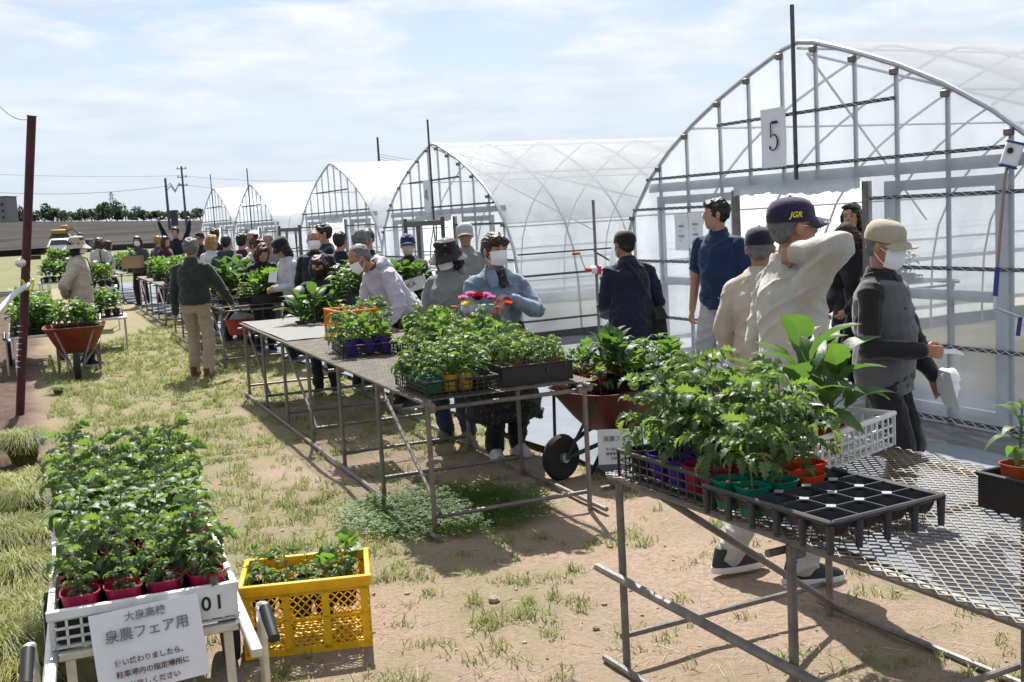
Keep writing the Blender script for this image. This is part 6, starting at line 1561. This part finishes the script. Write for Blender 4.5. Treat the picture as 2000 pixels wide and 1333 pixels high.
# ---- near aluminium cart
cf = gp(287, 1172, .60); ca_ = R(111)
def cart(label, x, y, ang, L, W, H):
    r = thing('garden_cart', label, 'cart', (x, y, 0), ang - math.pi / 2)
    for sx in (-1, 1):
        mb = MB(); mb.box((sx * W / 2, L / 2 - .1, H), (.034, L + .34, .03), bev=.004); mb.build('side_rail', ALU, r)
        mb = MB(); mb.tube([(sx * (W / 2 + .045), -.02, .02), (sx * (W / 2 + .045), -.06, H + .02), (sx * (W / 2 + .045), -.07, H + .07), (sx * (W / 2 + .05), -.12, H + .085), (sx * (W / 2 + .055), -.20, H + .04)], .015, 10); hd = mb.build('handle_leg', ALU, r)
        mb = MB(); mb.tube([(sx * (W / 2 + .05), -.13, H + .082), (sx * (W / 2 + .056), -.235, H + .02)], .019, 12); mb.build('grip', BLACKP, hd)
        mb = MB(); mb.tube([(sx * (W / 2 - .03), L * .55, .02 + .17), (sx * (W / 2 - .03), L * .55, H)], .014, 8); mb.build('axle_strut', ALU, r)
        mb = MB(); mb.tube([(sx * (W / 2 + .01), L * .55, .19), (sx * (W / 2 + .06), L * .55, .19)], .19, 20); w = mb.build('wheel', TYRE, r)
        mb = MB(); mb.tube([(sx * (W / 2 + .058), L * .55, .19), (sx * (W / 2 + .066), L * .55, .19)], .12, 14); mb.build('rim', ALU, w)
        mb = MB(); mb.box((sx * (W / 2 - .05), .03, H / 2), (.028, .028, H)); mb.build('front_leg', ALU, r)
    for i in range(7):
        mb = MB(); mb.box((0, .0 + L * i / 6, H - .002), (W - .034, .032, .026), bev=.004); mb.build('crossbar', ALU, r)
    return r
CX, CY = cf.x, cf.y
CART = cart('aluminium garden cart at the lower left carrying four white crates of tomato seedlings', CX + .03 * 0, CY + .0, ca_, 1.72, .56, .475)
MC = bm(CART)
for i in range(4):
    M = MC @ Matrix.Translation((random.uniform(-.01, .01), .20 + .42 * i, .492)) @ Matrix.Rotation(R((0, 1.5, -1, 2)[i]), 4, 'Z')
    crate('cartwhite', 'white_crate', ('front white crate with number 01 on the near cart', 'second white crate on the near cart', 'third white crate on the near cart', 'rearmost white crate on the near cart')[i], 'crate', M)
    w = ('front', 'second', 'third', 'rearmost')[i]
    mb = MB(); mb.box((0, 0, .05), (.50, .35, .05), bev=.01); tr = thing('inner_tray', 'black inner tray inside the %s white crate on the near cart' % w, 'tray'); tr.matrix_basis = M
    mb = MB()
    for q in ((0, -.172, .05, .50, .006, .08), (0, .172, .05, .50, .006, .08), (-.25, 0, .05, .006, .34, .08), (.25, 0, .05, .006, .34, .08), (0, 0, .014, .49, .34, .006)): mb.box(q[:3], q[3:])
    mb.build('tray', BLACKP, tr, smooth=False)
    fill(M, .50, .34, 4, 3, 'bushtomato' if i != 1 else ('pepper', 'pepper', 'bushtomato'), 'magenta', ('tomato' if i != 1 else 'leafy') + ' seedling in magenta pot, %s cart crate' % w, 'seedlings in the %s cart crate' % w, 1 if i == 0 else 0, (.64, .82, .74, .9)[i], .04, (), .008, 70 + i, 'straight', (.72, .95, 1.1) if i == 0 else None, 1.18)
t = text_mesh('01', .062, INK, bold=.001, spacing=1.25); t.parent = None
M0 = MC @ Matrix.Translation((0, .20, .492))
pl = thing('number_label', 'stencilled number 01 on the front white crate', 'label'); pl.matrix_basis = M0
mb = MB(); mb.box((.19, -.197, .062), (.145, .006, .095)); mb.build('plate', WHITEP, pl, smooth=False)
t.parent = pl; t.matrix_basis = Matrix.Translation((.19, -.2012, .062)) @ Matrix.Rotation(R(90), 4, 'X')
# sign hung on the front of the cart
sg = thing('cart_sign', 'white paper sign with Japanese writing hung on the near cart', 'sign'); sg.matrix_basis = MC @ Matrix.Translation((-.005, -.045, .475)) @ Matrix.Rotation(R(-14), 4, 'X')
sign_board(sg, Matrix.Translation((0, 0, 0)) @ Matrix.Rotation(R(-3), 4, 'Y'), .315, .245, [(b_, s_ * .78, x_, z_ * .82 - .015, m_, bo) for b_, s_, x_, z_, m_, bo in LINES])
# ---- yellow crate on the ground
ya, yb = gp(480, 1290), gp(728, 1262)
yc = (ya + yb) / 2; ang = math.atan2(yb.y - ya.y, yb.x - ya.x)
MY = Matrix.Translation(yc) @ Matrix.Rotation(ang, 4, 'Z') @ Matrix.Translation((0, .18, 0)); yl = (yb - ya).length
crate('yellow', 'yellow_crate', 'yellow lattice crate with cut greenery on the ground beside the cart', 'crate', MY @ Matrix.Diagonal((yl / .5, 1, 1, 1)))
for i, (x, y, sp, s) in enumerate(((-.17, -.03, 'tomato', .5), (-.08, .02, 'tomato', .5), (-.2, .1, 'tomato', .5), (-.02, -.07, 'tomato', .5), (.0, .08, 'pepper', .6), (.1, .05, 'cucumber', 1.1), (.16, .0, 'tomato', .5), (.14, .12, 'cucumber', .9), (.07, -.08, 'tomato', .5))):
    seedling(sp, MY @ Matrix.Translation((x, y, .125 if sp != 'pepper' else .14)), 'black', ('leftmost tomato sprig', 'second tomato sprig', 'rear left tomato sprig', 'front middle tomato sprig', 'single pepper shoot', 'tall broad leaf shoot', 'right tomato sprig', 'rear right broad leaf shoot', 'front right tomato sprig')[i] + ' inside the yellow crate', 'seedlings in the yellow crate', 1, s)
# ---- orange wheelbarrow at left
RUST = mat('orange_painted_steel', (.19, .038, .015), .6, .3, 5, .3, 30)
def barrow(label, x, y, rz, tubm, framem, tilt=0):
    r = thing('wheelbarrow', label, 'wheelbarrow', (x, y, 0), rz)
    # local: wheel towards -y, handles towards +y
    mb = MB(); z0, z1 = .30, .62
    rg = [((0, .02, z0), .20, .26), ((0, .0, z0 + .1), .26, .33), ((0, -.03, z1 - .02), .355, .46), ((0, -.03, z1), .375, .48), ((0, -.03, z1), .365, .465), ((0, -.025, z1 - .03), .34, .44), ((0, .0, z0 + .11), .245, .315), ((0, .02, z0 + .02), .18, .24)]
    mb.loft(rg, 28, None, 4.0); mb.build('tub', tubm, r)
    for s in (-1, 1):
        mb = MB(); mb.tube([(s * .06, -.62, .17), (s * .16, -.2, .27), (s * .26, .42, .36), (s * .29, .82, .60)], .017, 8); f = mb.build('frame_bar', framem, r)
        mb = MB(); mb.tube([(s * .288, .80, .59), (s * .295, .95, .66)], .021, 10); mb.build('grip', BLACKP, f)
        mb = MB(); mb.tube([(s * .21, .18, .32), (s * .25, .24, .0), (s * .25, .34, .0), (s * .25, .42, .36)], .014, 8); mb.build('leg', framem, r)
        mb = MB(); mb.tube([(s * .06, -.62, .17), (s * .22, -.46, .58)], .012, 8); mb.build('front_stay', framem, r)
    mb = MB(); pr = [(.0, -.025), (.06, -.025), (.11, -.04), (.155, -.032), (.17, 0), (.155, .032), (.11, .04), (.06, .025), (.0, .025)]
    P = [[(x_, rr * math.cos(a) - .62, rr * math.sin(a) + .17) for rr, x_ in pr] for a in np.linspace(0, 6.283, 25)]; mb.grid(P); w = mb.build('wheel', TYRE, r)
    mb = MB(); mb.tube([(-.06, -.62, .17), (.06, -.62, .17)], .035, 12); mb.build('hub', ALU, w)
    mb = MB(); mb.box((0, .1, .285), (.36, .5, .02)); mb.build('bed_plate', framem, r, smooth=False)
    return r
b0 = gp(152, 742)
WB1 = barrow('orange wheelbarrow carrying leafy plants below the woman in cream', b0.x - .2, b0.y + .58, R(20), RUST, PIPE)
MB1 = bm(WB1)
M = MB1 @ Matrix.Translation((0.02, -.02, .52)) @ Matrix.Rotation(R(2), 4, 'Z'); crate('black', 'barrow_tray', 'dark tray of plants lying in the orange wheelbarrow', 'tray', M)
fill(M, .5, .38, 4, 3, ('eggplant', 'cucumber', 'pepper'), 'black', 'bright leafy plant in the orange wheelbarrow', 'plants in the orange wheelbarrow', 0, 1.25, .02, (), .02, 81)
# ---- second wheelbarrow behind the middle bench with sign
GREENP = mat('dark_green_paint', (.012, .03, .03), .5, .2, 6)
b0 = gp(1098, 938)
WB2 = barrow('orange tub wheelbarrow with dark green frame behind the middle bench', b0.x + .62 * .766 * .88, b0.y + .62 * .643 * .88, R(-50), mat('brick_red_tub', (.10, .022, .010), .55, .3, 5), GREENP)
WB2.scale = (.88, .88, .88)
MB2 = bm(WB2) @ Matrix.Scale(.88, 4)
for i, (x, y, rz) in enumerate(((-.12, .0, 86), (.2, .10, 80))):
    M = MB2 @ Matrix.Translation((x, y, .60)) @ Matrix.Scale(1.1, 4) @ Matrix.Rotation(R(rz), 4, 'Z') @ Matrix.Rotation(R((8, -4)[i]), 4, 'X'); crate('black', 'barrow_tray', ('left', 'right')[i] + ' black tray of plants riding on the wheelbarrow behind the middle bench', 'tray', M)
    fill(M, .5, .38, 4, 3, ('cucumber', 'pepper', 'eggplant'), ('pink', 'black')[i], 'leafy plant in the %s tray on the wheelbarrow behind the middle bench' % ('left', 'right')[i], 'plants in the %s barrow tray' % ('left', 'right')[i], 0, .9, .02, (), .02, 83 + i)
for i, (a_, b_, sc_, sp_) in enumerate(((-.2, -.28, 1.0, 'tomato'), (.12, -.3, .9, 'tomato'), (.02, .34, 1.05, 'tomato'), (.22, .36, 1.2, 'eggplant'))):
    seedling(sp_, MB2 @ Matrix.Translation((a_, b_, .50)), 'black', ('left tall tomato', 'middle tall tomato', 'rear tall tomato', 'big leaved plant')[i] + ' rising from the wheelbarrow load', 'tall plants on the wheelbarrow', 0, sc_)
ps = dp(1213, 872, 6.75)
sg = thing('cart_sign', 'paper sign with Japanese writing half hidden behind the near bench', 'sign', tuple(ps), R(-4))
sign_board(sg, Matrix.Identity(4), .29, .225, [(b_, s_ * .70, x_ , z_ * .70, m_, bo * .7) for b_, s_, x_, z_, m_, bo in LINES[1:]])
mb = MB(); mb.tube([(-.06, .02, .1), (-.2, .1, -.2)], .012, 6); mb.build('stay', GREENP, sg)
# ---- red basket beside the green jacket man
p = gp(437, 700); r = thing('red_basket', 'red plastic basket with supplies hanging below the far bench', 'basket', (p.x + .15, p.y + .5, .26), R(10))
mb = MB(); mb.loft([((0, 0, 0), .16, .12), ((0, 0, .2), .22, .17), ((0, 0, .22), .235, .185), ((0, 0, .22), .215, .165), ((0, 0, .02), .15, .11)], 24, None, 3); mb.build('tub', mat('red_basket_plastic', (.42, .06, .05), .5, .1, 6), r)
mb = MB(); mb.tube([(-.21, 0, .22), (-.12, 0, .36), (.12, 0, .36), (.21, 0, .22)], .012, 8); mb.build('handle', WHITEP, r)
mb = MB(); mb.ell((.02, 0, .2), (.14, .1, .08)); remesh(mb.build('contents', mat('white_bag', (.7, .7, .72)), r), .012, 1, .04, 10)
# ---- second cart with plants along the left edge
q = gp(92, 742)
C2 = cart('aluminium cart of leafy plants behind the woman in cream', q.x - .35, q.y + .6, R(114), 2.6, .6, .48)
M2 = bm(C2)
for i in range(5):
    M = M2 @ Matrix.Translation((0, .25 + .5 * i, .5)) @ Matrix.Rotation(R(90 if i % 2 else 0), 4, 'Z')
    w = ('front', 'second', 'third', 'fourth', 'rearmost')[i]; crate('black', 'seedling_tray', w + ' black tray on the cart behind the woman in cream', 'tray', M)
    fill(M, .5, .36, 4, 3, ('eggplant', 'sweetpotato', 'pepper'), 'black', 'leafy plant in the %s tray on the cart behind the woman in cream' % w, 'plants in the %s tray of the left cart' % w, 0, 1.35, .012, (), .015, 90 + i)
# two more plant rows beyond
for i, (a_, b_) in enumerate(((120, 512), (110, 536), (190, 545), (200, 600))):
    q = gp(a_, b_, .5) if i < 2 else gp(a_, b_, .4); y_ = min(q.y, 23)
    q = dp(a_, b_, (24, 21.5, 20, 16.5)[i]); rz = R(20)
    w = ('farthest', 'next farthest', 'middle', 'nearest')[i]; rr = thing('plant_stand', w + ' low stand of plants beyond the orange wheelbarrow', 'stand', (q.x, q.y, 0), rz)
    mb = MB(); mb.box((0, 0, max(.1, q.z - .16)), (.66, .9, .03)); mb.build('shelf', ALU, rr, smooth=False)
    for sx in (-.3, .3):
        for sy in (-.4, .4): mb = MB(); mb.tube([(sx, sy, 0), (sx, sy, max(.1, q.z - .17))], .014, 6); mb.build('leg', ALU, rr)
    M = bm(rr) @ Matrix.Translation((0, 0, max(.1, q.z - .16) + .018)); crate('black', 'seedling_tray', 'black tray on the %s low stand beyond the wheelbarrow' % w, 'tray', M)
    fill(M, .5, .36, 4, 3, ('sweetpotato', 'pepper', 'eggplant'), 'black', 'leafy plant on the %s low stand beyond the wheelbarrow' % w, 'plants on the %s low stand' % w, 0, 1.3, .012, (), .015, 100 + i)
run_jobs()
